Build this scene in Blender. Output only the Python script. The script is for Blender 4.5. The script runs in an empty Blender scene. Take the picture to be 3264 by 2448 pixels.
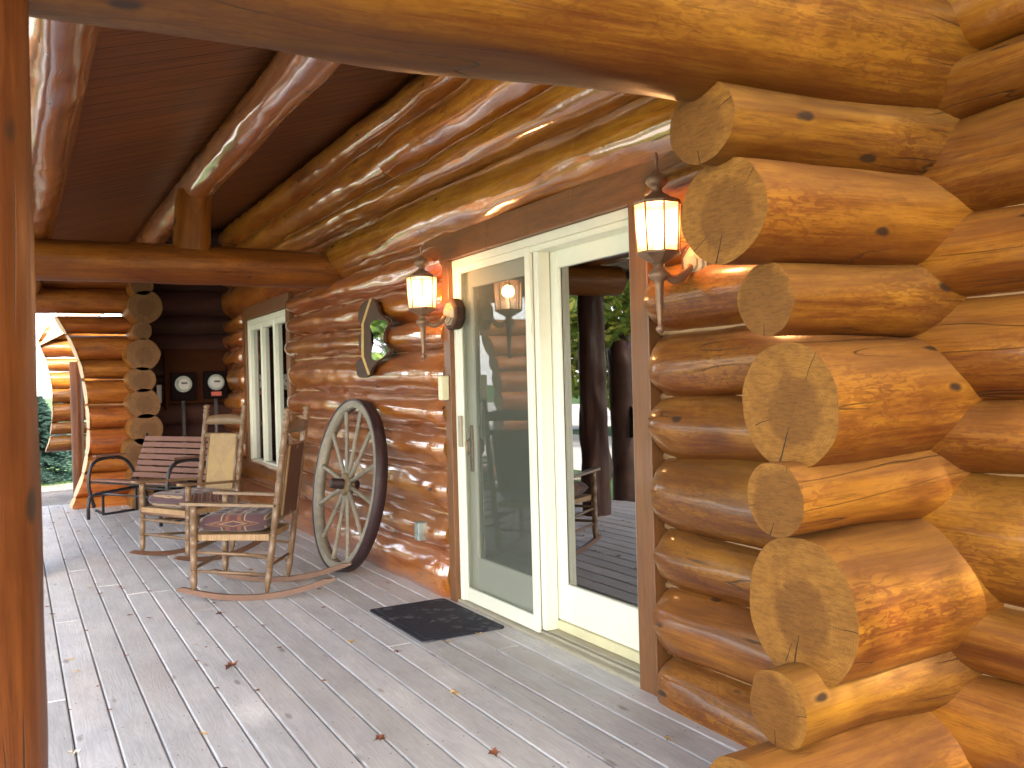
import bpy, math, random
from mathutils import Vector, Matrix, noise
R=random.Random(7)
sc=bpy.context.scene
COL=sc.collection
PI=math.pi
# ------------------------------------------------------------------ helpers
def link(o):
    COL.objects.link(o); return o
def tag(o,label=None,cat=None,group=None,kind=None):
    if label: o['label']=label
    if cat: o['category']=cat
    if group: o['group']=group
    if kind: o['kind']=kind
    return o
def empty(name,loc=(0,0,0),rz=0,**k):
    o=link(bpy.data.objects.new(name,None)); o.location=loc; o.rotation_euler=(0,0,rz)
    o.empty_display_size=.1
    return tag(o,**k)
class MB:
    """collects geometry and links it as one mesh object"""
    def __init__(s): s.v=[]; s.f=[]; s.m=[]; s.s=[]
    def face(s,idx,mat=0,smooth=False): s.f.append(tuple(idx)); s.m.append(mat); s.s.append(smooth)
    def add(s,vs,fs,mat=0,smooth=False):
        b=len(s.v); s.v+= [tuple(v) for v in vs]
        for f in fs: s.face([b+i for i in f],mat,smooth)
        return b
    def box(s,x0,x1,y0,y1,z0,z1,mat=0,M=None,bev=0.0):
        if bev>0:
            # chamfered box : 24 verts
            import itertools
            vs=[];key={}
            X=(x0,x1);Y=(y0,y1);Z=(z0,z1)
            sg=(1,-1)
            for i in (0,1):
                for j in (0,1):
                    for k in (0,1):
                        bx,by,bz=X[i],Y[j],Z[k]
                        for a in range(3):
                            p=[bx+sg[i]*bev,by+sg[j]*bev,bz+sg[k]*bev]
                            p[a]=(bx,by,bz)[a]
                            key[(i,j,k,a)]=len(vs); vs.append(p)
            fs=[]
            q=lambda l,a: [key[t+(a,)] for t in l]
            for i in (0,1):
                l=[(i,0,0),(i,1,0),(i,1,1),(i,0,1)]; fs.append(q(l if i else l[::-1],0))
                l=[(0,i,0),(0,i,1),(1,i,1),(1,i,0)]; fs.append(q(l if i else l[::-1],1))
                l=[(0,0,i),(1,0,i),(1,1,i),(0,1,i)]; fs.append(q(l if i else l[::-1],2))
            for i in (0,1):
                for j in (0,1):
                    fl=(i+j)%2
                    f=[key[(0,i,j,1)],key[(1,i,j,1)],key[(1,i,j,2)],key[(0,i,j,2)]]; fs.append(f if not fl else f[::-1])
                    f=[key[(i,0,j,0)],key[(i,1,j,0)],key[(i,1,j,2)],key[(i,0,j,2)]]; fs.append(f if fl else f[::-1])
                    f=[key[(i,j,0,0)],key[(i,j,1,0)],key[(i,j,1,1)],key[(i,j,0,1)]]; fs.append(f if not fl else f[::-1])
            for i in (0,1):
                for j in (0,1):
                    for k in (0,1):
                        f=[key[(i,j,k,a)] for a in range(3)]
                        fs.append(f if (i+j+k)%2 else f[::-1])
        else:
            vs=[(x,y,z) for x in (x0,x1) for y in (y0,y1) for z in (z0,z1)]
            fs=[(0,1,3,2),(4,6,7,5),(0,4,5,1),(2,3,7,6),(0,2,6,4),(1,5,7,3)]
        if M is not None: vs=[M@Vector(v) for v in vs]
        s.add(vs,fs,mat); return s
    def lathe(s,p0,p1,prof,seg=14,mat=0,smooth=True,rot=0.0,cap=True):
        """prof: (t along 0..1, radius)"""
        p0=Vector(p0);p1=Vector(p1);d=p1-p0
        q=d.to_track_quat('Z','Y').to_matrix()
        b=len(s.v)
        for t,r in prof:
            for k in range(seg):
                a=2*PI*k/seg+rot
                s.v.append(tuple(p0+d*t+q@Vector((r*math.cos(a),r*math.sin(a),0))))
        n=len(prof)
        for i in range(n-1):
            for k in range(seg):
                k2=(k+1)%seg
                s.face((b+i*seg+k,b+i*seg+k2,b+(i+1)*seg+k2,b+(i+1)*seg+k),mat,smooth)
        if cap:
            s.face([b+k for k in range(seg)][::-1],mat); s.face([b+(n-1)*seg+k for k in range(seg)],mat)
        return s
    def tube(s,pts,r,seg=10,mat=0,closed=False,flat=1.0):
        pts=[Vector(p) for p in pts]; n=len(pts); b=len(s.v)
        up=None; rr=r if isinstance(r,(list,tuple)) else [r]*n
        for i,p in enumerate(pts):
            if closed: t=(pts[(i+1)%n]-pts[i-1])
            else: t=pts[min(i+1,n-1)]-pts[max(i-1,0)]
            t.normalize()
            if up is None:
                up=Vector((0,0,1)) if abs(t.z)<.9 else Vector((1,0,0))
            sd=t.cross(up).normalized(); up=sd.cross(t).normalized()
            for k in range(seg):
                a=2*PI*k/seg
                s.v.append(tuple(p+sd*rr[i]*math.cos(a)+up*rr[i]*flat*math.sin(a)))
        m=n if closed else n-1
        for i in range(m):
            j=(i+1)%n
            for k in range(seg):
                k2=(k+1)%seg
                s.face((b+i*seg+k,b+i*seg+k2,b+j*seg+k2,b+j*seg+k),mat,True)
        if not closed:
            s.face([b+k for k in range(seg)][::-1],mat); s.face([b+(n-1)*seg+k for k in range(seg)],mat)
        return s
    def prism(s,pts,n,mat=0,M=None):
        """pts polygon (3d list) extruded by vector n"""
        n=Vector(n); k=len(pts); P0=[Vector(p) for p in pts]; P1=[p+n for p in P0]
        vs=P0+P1
        if M is not None: vs=[M@v for v in vs]
        fs=[tuple(range(k))[::-1],tuple(range(k,2*k))]+[(i,(i+1)%k,k+(i+1)%k,k+i) for i in range(k)]
        s.add(vs,fs,mat); return s
    def build(s,name,mats,parent=None,loc=(0,0,0),label=None,fix=True):
        me=bpy.data.meshes.new(name); me.from_pydata(s.v,[],s.f)
        if not isinstance(mats,(list,tuple)): mats=[mats]
        for m in mats: me.materials.append(m)
        me.polygons.foreach_set('material_index',s.m); me.polygons.foreach_set('use_smooth',s.s)
        me.update()
        if fix:
            import bmesh
            bm=bmesh.new(); bm.from_mesh(me); bmesh.ops.recalc_face_normals(bm,faces=bm.faces); bm.to_mesh(me); bm.free()
        o=link(bpy.data.objects.new(name,me)); o.location=loc
        if parent: o.parent=parent
        if label: o['label']=label
        return o
# ------------------------------------------------------------------ node helpers
def mat(name):
    m=bpy.data.materials.new(name); m.use_nodes=True
    nt=m.node_tree; b=nt.nodes['Principled BSDF']
    return m,nt,b
class NT:
    def __init__(s,nt): s.nt=nt
    def n(s,typ,**k):
        nd=s.nt.nodes.new('ShaderNode'+typ)
        for a,v in k.items():
            if a.startswith('i_'):
                key=a[2:].replace('_',' ')
                nd.inputs[int(key) if key.isdigit() else key].default_value=v
            else: setattr(nd,a,v)
        return nd
    def l(s,a,b): s.nt.links.new(a,b)
    def math(s,op,a,b=None,c=None,clamp=False):
        nd=s.nt.nodes.new('ShaderNodeMath'); nd.operation=op; nd.use_clamp=clamp
        for i,x in enumerate((a,b,c)):
            if x is None: continue
            if isinstance(x,(int,float)): nd.inputs[i].default_value=x
            else: s.l(x,nd.inputs[i])
        return nd.outputs[0]
    def mix(s,f,a,b,blend='MIX'):
        nd=s.nt.nodes.new('ShaderNodeMix'); nd.data_type='RGBA'; nd.blend_type=blend
        for sock,x in ((nd.inputs[0],f),(nd.inputs[6],a),(nd.inputs[7],b)):
            if isinstance(x,(int,float)): sock.default_value=x
            elif isinstance(x,(tuple,list)): sock.default_value=(*x[:3],1)
            else: s.l(x,sock)
        return nd.outputs[2]
    def ramp(s,f,stops,interp='LINEAR'):
        nd=s.nt.nodes.new('ShaderNodeValToRGB'); cr=nd.color_ramp; cr.interpolation=interp
        while len(cr.elements)<len(stops): cr.elements.new(.5)
        for e,(p,c) in zip(cr.elements,stops):
            e.position=p; e.color=(*c[:3],1) if isinstance(c,(tuple,list)) else (c,c,c,1)
        s.l(f,nd.inputs[0]); return nd.outputs[0]
    def coords(s,scale=(1,1,1),rnd=6.0,kind='Object'):
        tc=s.n('TexCoord'); mp=s.n('Mapping'); mp.inputs['Scale'].default_value=scale
        if rnd:
            oi=s.n('ObjectInfo'); r=s.math('MULTIPLY',oi.outputs['Random'],rnd)
            ad=s.n('VectorMath',operation='ADD'); s.l(tc.outputs[kind],ad.inputs[0])
            cb=s.n('CombineXYZ'); s.l(r,cb.inputs[0]); 
            s.l(s.math('MULTIPLY',oi.outputs['Random'],rnd*.37),cb.inputs[1])
            s.l(s.math('MULTIPLY',oi.outputs['Random'],rnd*.71),cb.inputs[2])
            s.l(cb.outputs[0],ad.inputs[1]); s.l(ad.outputs[0],mp.inputs[0])
        else: s.l(tc.outputs[kind],mp.inputs[0])
        return mp.outputs[0]
    def noise(s,vec,scale=5,detail=3,rough=.55,dist=0.0):
        nd=s.n('TexNoise'); nd.inputs['Scale'].default_value=scale; nd.inputs['Detail'].default_value=detail
        nd.inputs['Roughness'].default_value=rough; nd.inputs['Distortion'].default_value=dist
        s.l(vec,nd.inputs['Vector']); return nd.outputs[0]
    def bump(s,h,strength,dist,normal=None):
        nd=s.n('Bump'); nd.inputs['Strength'].default_value=strength; nd.inputs['Distance'].default_value=dist
        s.l(h,nd.inputs['Height'])
        if normal is not None: s.l(normal,nd.inputs['Normal'])
        return nd.outputs[0]
def simple(name,col,rough=.5,metal=0.0,coat=0.0,var=.12,nscale=30,bump=.15,stretch=(1,1,1),bdist=.002,spec=None):
    m,nt,b=mat(name); N=NT(nt)
    v=N.coords(stretch,3.0)
    n=N.noise(v,nscale,4,.6); n2=N.noise(v,nscale*.22,3,.5)
    f=N.math('ADD',N.math('MULTIPLY',n,.5),N.math('MULTIPLY',n2,.5))
    c=N.ramp(f,[(.3,tuple(x*(1-var*1.6) for x in col)),(.7,tuple(min(1,x*(1+var*1.4)) for x in col))])
    N.l(c,b.inputs['Base Color']); b.inputs['Metallic'].default_value=metal
    rr=N.math('ADD',N.math('MULTIPLY',N.math('SUBTRACT',n2,.5),.3),rough,clamp=True); N.l(rr,b.inputs['Roughness'])
    if coat: b.inputs['Coat Weight'].default_value=coat; b.inputs['Coat Roughness'].default_value=.12
    if spec is not None: b.inputs['Specular IOR Level'].default_value=spec
    if bump: N.l(N.bump(n,bump,bdist),b.inputs['Normal'])
    return m
def log_mat(name,light,mid,dark,coat=.0,rough=.5,coat_r=.1,mottle=.5,wave=.0,sky_top=.25,grain=1.0,knots=True,checks=True):
    """varnished or weathered round log, grain along the object's local X"""
    m,nt,b=mat(name); N=NT(nt)
    base=N.coords((1,1,1),9.0)
    def sc(x,y,z):
        mp=N.n('Mapping'); mp.inputs['Scale'].default_value=(x,y,z); N.l(base,mp.inputs[0]); return mp.outputs[0]
    g1=N.noise(sc(1.3,26,26),1.6,5,.62,.35)      # fibre streaks
    g2=N.noise(sc(.9,5,5),1.5,4,.6,.6)            # broad tone
    g3=N.noise(sc(20,64,64),1.0,2,.5,1.2)        # worm-like mottling
    g4=N.noise(sc(1.2,2.0,2.0),1.3,2,.5)
    g5=N.noise(sc(3.2,80,80),1.5,4,.7,.2)
    f=N.math('ADD',N.math('MULTIPLY',g1,.42*grain),N.math('MULTIPLY',g2,1-.42*grain))
    f=N.math('ADD',f,N.math('MULTIPLY',N.math('SUBTRACT',g5,.5),.42))
    c=N.ramp(f,[(.34,dark),(.46,mid),(.57,light),(.70,tuple(min(1,x*1.18) for x in light))])
    mk=N.math('MULTIPLY',N.ramp(g4,[(.40,.08),(.62,1.)]),mottle)
    mo=N.math('MULTIPLY',N.ramp(g3,[(.50,0.),(.57,1.)]),mk)
    c=N.mix(N.math('MULTIPLY',mo,.75),c,(dark[0]*1.2,dark[1]*1.0,dark[2]))
    fl=N.ramp(g5,[(.55,0.),(.66,1.)])
    c=N.mix(N.math('MULTIPLY',fl,.6),c,tuple(x*.6 for x in dark))
    sm=N.noise(sc(2.2,3.0,3.0),1.1,5,.7,.3)
    c=N.mix(N.ramp(sm,[(.35,.34),(.62,0.)]),c,tuple(x*.8 for x in dark))
    # sky light painted on log tops as paler tan; undersides redder and darker
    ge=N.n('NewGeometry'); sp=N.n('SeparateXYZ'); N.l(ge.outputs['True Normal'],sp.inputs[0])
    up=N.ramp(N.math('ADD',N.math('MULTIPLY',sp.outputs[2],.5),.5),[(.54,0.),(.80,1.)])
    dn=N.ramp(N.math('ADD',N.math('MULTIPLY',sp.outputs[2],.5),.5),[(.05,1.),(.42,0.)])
    c=N.mix(N.math('MULTIPLY',up,sky_top),c,(light[0]*.72,light[1]*.88,light[2]*4.0))
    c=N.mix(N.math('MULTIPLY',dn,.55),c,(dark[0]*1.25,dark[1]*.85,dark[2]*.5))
    # knots
    hsum=g1
    if knots:
        vo=N.n('TexVoronoi'); vo.feature='F1'; vo.inputs['Scale'].default_value=1.0
        nz=N.n('TexNoise'); nz.inputs['Scale'].default_value=9; N.l(base,nz.inputs['Vector'])
        va=N.n('VectorMath',operation='SCALE'); N.l(nz.outputs[1],va.inputs[0]); va.inputs['Scale'].default_value=.16
        vb=N.n('VectorMath',operation='ADD'); N.l(sc(2.6,5.5,5.5),vb.inputs[0]); N.l(va.outputs[0],vb.inputs[1]); N.l(vb.outputs[0],vo.inputs['Vector'])
        k=vo.outputs['Distance']
        kc=N.ramp(k,[(.055,1.),(.095,0.)]); kr=N.ramp(k,[(.10,0.),(.14,.8),(.26,0.)])
        c=N.mix(N.math('MULTIPLY',kr,.45),c,tuple(x*.8 for x in mid))
        c=N.mix(N.math('MULTIPLY',kc,.92),c,(.028,.014,.008))
    if checks:
        ck=N.noise(sc(.55,7,7),1.35,2,.4,.1)
        d=N.math('ABSOLUTE',N.math('SUBTRACT',ck,.5))
        cm=N.ramp(d,[(.0,1.),(.0055,0.)])
        gate=N.ramp(N.noise(sc(.8,1.2,1.2),1.7,1,.5),[(.52,0.),(.56,1.)])
        cm=N.math('MULTIPLY',cm,gate)
        c=N.mix(N.math('MULTIPLY',cm,.85),c,(.03,.014,.006))
    # per-log tone
    oi=N.n('ObjectInfo')
    hs=N.n('HueSaturation'); N.l(c,hs.inputs['Color'])
    N.l(N.math('ADD',N.math('MULTIPLY',oi.outputs['Random'],.26),.86),hs.inputs['Value'])
    N.l(N.math('ADD',N.math('MULTIPLY',oi.outputs['Random'],-.009),.505),hs.inputs['Hue'])
    N.l(hs.outputs[0],b.inputs['Base Color'])
    rr=N.math('ADD',N.math('MULTIPLY',g1,.25),rough-.12,clamp=True); N.l(rr,b.inputs['Roughness'])
    nb=N.bump(g1,.35,.0022); nb=N.bump(g5,.35,.0012,nb)
    if checks: nb=N.bump(N.math('SUBTRACT',1.,cm),.7,.004,nb)
    if wave:
        # drawknife facets and ripples in the varnish
        v=N.n('TexVoronoi'); v.feature='SMOOTH_F1'; v.inputs['Scale'].default_value=1.0; v.inputs['Smoothness'].default_value=.5
        N.l(sc(5.0,9,9),v.inputs['Vector'])
        nb=N.bump(v.outputs['Distance'],wave,.013,nb)
        rip=N.noise(sc(24,3.5,3.5),1.5,3,.6,.4); nb=N.bump(rip,wave,.0035,nb)
    N.l(nb,b.inputs['Normal'])
    if coat:
        b.inputs['Coat Weight'].default_value=coat; b.inputs['Coat Roughness'].default_value=coat_r; b.inputs['Specular IOR Level'].default_value=.3; b.inputs['Coat IOR'].default_value=1.5+.9*(coat>.9)
        if wave:
            v2=N.bump(v.outputs['Distance'],wave,.010); v2=N.bump(rip,wave,.0022,v2); N.l(v2,b.inputs['Coat Normal'])
    return m
def end_mat(name,light,mid,dark):
    """sawn log end: growth rings around the local X axis, heartwood stain, radial checks"""
    m,nt,b=mat(name); N=NT(nt)
    tc=N.n('TexCoord'); oi=N.n('ObjectInfo')
    sp=N.n('SeparateXYZ'); N.l(tc.outputs['Object'],sp.inputs[0])
    nz=N.noise(N.coords((1,1,1),9.),6,3,.6)
    off=N.math('MULTIPLY',N.math('SUBTRACT',nz,.5),.05)
    y=N.math('ADD',sp.outputs[1],N.math('MULTIPLY',N.math('SUBTRACT',oi.outputs['Random'],.5),.05)); z=N.math('ADD',sp.outputs[2],.012)
    r=N.math('ADD',N.math('SQRT',N.math('ADD',N.math('MULTIPLY',y,y),N.math('MULTIPLY',z,z))),off)
    w=N.math('SINE',N.math('MULTIPLY',r,780.))
    rings=N.math('ADD',N.math('MULTIPLY',w,.5),.5)
    blot=N.noise(N.coords((1,1,1),9.),14,5,.7,.8)
    saw=N.noise(N.coords((4,30,150),9.),1.0,3,.6)
    heart=N.ramp(N.math('ADD',r,N.math('MULTIPLY',N.math('SUBTRACT',blot,.5),.03)),[(.085,1.),(.105,0.)])
    c=N.ramp(blot,[(.3,mid),(.65,light)])
    c=N.mix(N.math('MULTIPLY',heart,.55),c,dark)
    c=N.mix(N.math('MULTIPLY',rings,.20),c,dark)
    c=N.mix(N.math('MULTIPLY',N.ramp(saw,[(.45,0.),(.7,1.)]),.5),c,tuple(x*.7 for x in dark))
    c=N.mix(N.math('MULTIPLY',N.ramp(blot,[(.62,0.),(.72,1.)]),.35),c,tuple(x*.45 for x in dark))
    # checks
    ang=N.math('ARCTAN2',z,y)
    cr=None
    ci=0
    for a0,wd,r0,r1 in ((-1.75,.0022,.05,.25),(2.6,.0010,.085,.15),(.2,.0008,.09,.22)):
        aa=N.math('ADD',N.math('MULTIPLY',oi.outputs['Random'],(.7,4.1,-5.3)[ci]),a0); ci+=1
        dd=N.math('ABSOLUTE',N.math('MULTIPLY',N.math('SINE',N.math('MULTIPLY',N.math('SUBTRACT',N.math('ADD',ang,N.math('MULTIPLY',off,5.)),aa),.5)),N.math('MULTIPLY',r,2.)))
        mk=N.math('LESS_THAN',dd,N.math('MULTIPLY',r,wd*9))
        mk=N.math('MULTIPLY',mk,N.math('GREATER_THAN',r,r0)); mk=N.math('MULTIPLY',mk,N.math('LESS_THAN',r,r1))
        cr=mk if cr is None else N.math('MAXIMUM',cr,mk)
    c=N.mix(N.math('MULTIPLY',cr,.9),c,(.02,.01,.005))
    N.l(c,b.inputs['Base Color']); b.inputs['Specular IOR Level'].default_value=.25; b.inputs['Roughness'].default_value=.62
    nb=N.bump(saw,.35,.0015); nb=N.bump(N.math('SUBTRACT',1.,cr),.8,.006,nb); N.l(nb,b.inputs['Normal'])
    return m
# ------------------------------------------------------------------ materials
M={}
M['wall']=log_mat('varnished_wall_log',(.50,.185,.024),(.36,.105,.011),(.17,.038,.004),coat=1.0,rough=.36,coat_r=.07,mottle=.5,wave=.42,sky_top=.6)
M['upper']=log_mat('golden_upper_log',(.62,.27,.026),(.44,.155,.013),(.20,.055,.005),coat=1.0,rough=.38,coat_r=.09,mottle=.5,wave=.42,sky_top=.2)
M['near']=log_mat('golden_wall_log',(.33,.128,.009),(.205,.064,.005),(.088,.021,.002),coat=.6,rough=.5,coat_r=.16,mottle=.7,wave=.25,sky_top=.32)
M['stub']=log_mat('honey_log',(.33,.138,.011),(.205,.072,.006),(.090,.024,.003),coat=.14,rough=.55,coat_r=.3,mottle=.95,wave=.10,sky_top=.38)
M['beam']=log_mat('beam_log',(.32,.135,.011),(.195,.070,.006),(.085,.023,.003),coat=.12,rough=.5,coat_r=.3,mottle=.5,wave=.12,sky_top=.3,checks=True)
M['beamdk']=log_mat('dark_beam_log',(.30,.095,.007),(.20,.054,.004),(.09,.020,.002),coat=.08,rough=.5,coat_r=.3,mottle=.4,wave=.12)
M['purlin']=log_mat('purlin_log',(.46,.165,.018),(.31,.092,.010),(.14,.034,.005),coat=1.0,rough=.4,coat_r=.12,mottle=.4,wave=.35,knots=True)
M['recess']=log_mat('shaded_recess_log',(.060,.015,.005),(.040,.009,.004),(.02,.005,.003),coat=.0,rough=.8,mottle=.3,wave=.1)  # shade at the porch end painted in: darkened copy of the far wall logs
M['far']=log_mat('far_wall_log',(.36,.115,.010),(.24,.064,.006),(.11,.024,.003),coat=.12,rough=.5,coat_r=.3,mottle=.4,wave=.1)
M['post']=log_mat('stained_post',(.19,.050,.008),(.135,.032,.005),(.07,.014,.003),coat=.3,rough=.5,coat_r=.3,mottle=.3,wave=.1,sky_top=0)
M['end']=end_mat('sawn_log_end',(.30,.135,.022),(.20,.080,.012),(.105,.038,.006))
M['enddk']=end_mat('dark_log_end',(.20,.100,.038),(.15,.070,.026),(.10,.044,.017))
M['cut']=simple('pale_cut_wood',(.62,.42,.24),.6,var=.15,nscale=12)
M['caulk']=simple('tan_caulk',(.36,.21,.095),.45,var=.12,nscale=18,bump=.4,bdist=.004)
M['casing']=simple('stained_casing_board',(.17,.068,.020),.5,coat=.15,var=.25,nscale=14,stretch=(12,12,.8))
M['caseh']=simple('stained_header_board',(.18,.074,.024),.5,coat=.15,var=.25,nscale=14,stretch=(12,.8,12))
M['white']=simple('cream_vinyl_frame',(.80,.81,.68),.35,var=.03,nscale=9,bump=.04)
M['sill']=simple('taupe_sill',(.36,.33,.25),.5,var=.08,nscale=20)
M['cream']=simple('cream_sill_nose',(.68,.64,.40),.45,var=.06,nscale=20)
M['black']=simple('black_enamel',(.018,.018,.022),.35,var=.2,nscale=30,bump=.1)
M['iron']=simple('dark_iron_tyre',(.035,.018,.020),.55,metal=.2,var=.3,nscale=40,bump=.3)
M['brass']=simple('aged_brass',(.28,.165,.10),.45,metal=.4,var=.25,nscale=25)
M['brass2']=simple('pale_backplate_metal',(.40,.34,.24),.4,metal=.5,var=.2,nscale=25)
M['chair']=simple('light_oak_frame',(.165,.100,.054),.42,coat=.25,var=.2,nscale=16,stretch=(3,3,1))
M['chair2']=simple('reddish_oak_rocker',(.14,.070,.042),.45,coat=.2,var=.2,nscale=16,stretch=(1,4,4))
M['slat']=simple('redwood_slat',(.18,.085,.060),.6,var=.2,nscale=16,stretch=(8,1,8))
M['spoke']=simple('weathered_grey_wood',(.25,.228,.18),.75,var=.22,nscale=22,bump=.4)
M['hub']=simple('weathered_yellow_hub',(.20,.145,.07),.6,var=.25,nscale=22,bump=.4)
M['greym']=simple('grey_cover_metal',(.30,.35,.34),.4,metal=.4,var=.08)
M['plate']=simple('cream_switch_plastic',(.72,.68,.45),.4,var=.04)
M['dkwood']=simple('dark_walnut_wood',(.060,.028,.014),.7,var=.3,nscale=16,stretch=(1,1,6))
M['inlay']=simple('yellow_inlay_wood',(.46,.30,.08),.45,var=.12,nscale=20)
M['meterbox']=simple('brown_meter_box',(.008,.004,.004),.8,spec=.08,var=.2)
M['board']=simple('brown_backing_board',(.045,.014,.005),.8,spec=.1,var=.2,nscale=12,stretch=(1,1,5))
M['dial']=simple('white_meter_dial',(.48,.48,.44),.4,var=.04)
M['redlab']=simple('red_label',(.50,.10,.07),.5,var=.1)
M['inkdk']=simple('dark_printing',(.05,.05,.06),.5,var=.1)
M['conduit']=simple('grey_conduit',(.16,.15,.15),.4,metal=.5)
def glassm(name,tint=(.02,.025,.02),op=.0,rough=.0):
    """architectural pane: fresnel reflection over clear view"""
    m,nt,b=mat(name); N=NT(nt); nt.nodes.remove(b); out=nt.nodes['Material Output']
    gl=N.n('BsdfGlossy'); gl.inputs['Roughness'].default_value=rough; gl.inputs['Color'].default_value=(1,1,1,1)
    tr=N.n('BsdfTransparent'); tr.inputs['Color'].default_value=(*tint,1)
    fr=N.n('Fresnel'); fr.inputs['IOR'].default_value=1.6
    wob=N.bump(N.noise(N.coords((1,1,1),2.),2.3,1,.5),.12,.004); N.l(wob,gl.inputs['Normal'])
    mx=N.n('MixShader'); fac=N.math('ADD',N.math('MULTIPLY',fr.outputs[0],1.5),op,clamp=True)
    N.l(fac,mx.inputs[0]); N.l(tr.outputs[0],mx.inputs[1]); N.l(gl.outputs[0],mx.inputs[2]); N.l(mx.outputs[0],out.inputs[0])
    return m
M['glass']=glassm('door_glass',(.18,.20,.18),.17)
M['glass2']=glassm('window_glass',(.3,.3,.3),.02)
def mirror_m():
    m,nt,b=mat('mirror_silver'); b.inputs['Metallic'].default_value=1; b.inputs['Roughness'].default_value=.03
    N=NT(nt); N.l(N.ramp(N.noise(N.coords(),8,2,.5),[(0,(.82,.86,.90)),(1,(.9,.93,.95))]),b.inputs['Base Color']); return m
M['mirror']=mirror_m()
def screen_m():
    m,nt,b=mat('insect_screen'); N=NT(nt); out=nt.nodes['Material Output']
    b.inputs['Base Color'].default_value=(.12,.14,.11,1); b.inputs['Roughness'].default_value=.7
    tr=N.n('BsdfTransparent'); mx=N.n('MixShader')
    n=N.noise(N.coords((1,1,1),2.),900,0,.5)
    N.l(N.math('ADD',N.math('MULTIPLY',n,.2),.20),mx.inputs[0]); N.l(tr.outputs[0],mx.inputs[1]); N.l(b.outputs[0],mx.inputs[2]); N.l(mx.outputs[0],out.inputs[0])
    return m
M['screen']=screen_m()
def emis(name,col,st,mixc=None):
    m,nt,b=mat(name); N=NT(nt)
    b.inputs['Base Color'].default_value=(.8,.6,.35,1); b.inputs['Roughness'].default_value=.3
    # glow is stronger at the middle of the pane where the bulb stands
    tc=N.n('TexCoord'); gr=N.n('VectorMath',operation='LENGTH'); mp=N.n('Mapping'); mp.inputs['Scale'].default_value=(9.,9.,8.5)
    N.l(tc.outputs['Object'],mp.inputs[0]); N.l(mp.outputs[0],gr.inputs[0])
    k=N.ramp(gr.outputs['Value'],[(.74,1.),(.92,.30),(1.15,.08)])
    b.inputs['Emission Color'].default_value=(*col,1); N.l(N.math('MULTIPLY',k,st),b.inputs['Emission Strength'])
    return m
def lampglass():
    m=emis('lit_lantern_glass',(1.0,.72,.44),3.2); nt=m.node_tree; N=NT(nt); b=nt.nodes['Principled BSDF']
    tr=N.n('BsdfTransparent'); tr.inputs['Color'].default_value=(1,.9,.75,1); mx=N.n('MixShader'); mx.inputs[0].default_value=.45
    N.l(tr.outputs[0],mx.inputs[1]); N.l(b.outputs[0],mx.inputs[2]); N.l(mx.outputs[0],nt.nodes['Material Output'].inputs[0]); return m
M['lampglass']=lampglass()
M['bulb']=emis('lit_bulb',(1.0,.75,.45),25.0)
def woven_m():
    m,nt,b=mat('woven_rush'); N=NT(nt)
    tc=N.n('TexCoord'); sp=N.n('SeparateXYZ'); N.l(tc.outputs['Object'],sp.inputs[0])
    # local y across, local z up (0 at crossing)
    ay=N.math('ABSOLUTE',sp.outputs[1]); az=N.math('ABSOLUTE',sp.outputs[2])
    sel=N.math('GREATER_THAN',N.math('MULTIPLY',ay,1.15),az)
    s1=N.math('SINE',N.math('MULTIPLY',sp.outputs[1],900.)); s2=N.math('SINE',N.math('MULTIPLY',sp.outputs[2],900.))
    st=N.math('ADD',N.math('MULTIPLY',s2,sel),N.math('MULTIPLY',s1,N.math('SUBTRACT',1.,sel)))
    # horizontal strands fill the side triangles, vertical strands the upper and lower ones
    edge=N.math('ABSOLUTE',N.math('SUBTRACT',N.math('MULTIPLY',ay,1.15),az))
    seam=N.ramp(edge,[(0.,1.),(.006,0.)])
    nz=N.noise(N.coords((1,1,1),3.),22,4,.6)
    c=N.ramp(nz,[(.3,(.26,.165,.070)),(.7,(.35,.24,.11))])
    c=N.mix(N.math('MULTIPLY',sel,.35),c,(.46,.32,.14))
    c=N.mix(N.math('MULTIPLY',N.math('ADD',N.math('MULTIPLY',st,.5),.5),.22),c,(.22,.13,.055))
    c=N.mix(N.math('MULTIPLY',seam,.6),c,(.22,.13,.06))
    N.l(c,b.inputs['Base Color']); b.inputs['Roughness'].default_value=.55
    N.l(N.bump(st,.5,.0015),b.inputs['Normal']); return m
M['woven']=woven_m()
def seat_weave():
    m,nt,b=mat('woven_seat_cord'); N=NT(nt)
    tc=N.n('TexCoord'); sp=N.n('SeparateXYZ'); N.l(tc.outputs['Object'],sp.inputs[0])
    st=N.math('ADD',N.math('MULTIPLY',N.math('SINE',N.math('MULTIPLY',sp.outputs[0],620.)),.5),.5)
    nz=N.noise(N.coords((14,1,1),3.),8,3,.6)
    c=N.ramp(nz,[(.3,(.24,.14,.065)),(.7,(.40,.27,.14))]); c=N.mix(N.math('MULTIPLY',st,.3),c,(.2,.11,.05))
    N.l(c,b.inputs['Base Color']); b.inputs['Roughness'].default_value=.6; N.l(N.bump(st,.6,.002),b.inputs['Normal']); return m
M['seatw']=seat_weave()
M['wback']=simple('shaded_panel_back',(.095,.036,.020),.6,var=.2,nscale=20,stretch=(1,6,1))  # shaded rear side of the woven panel, painted as darker red-brown
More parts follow.
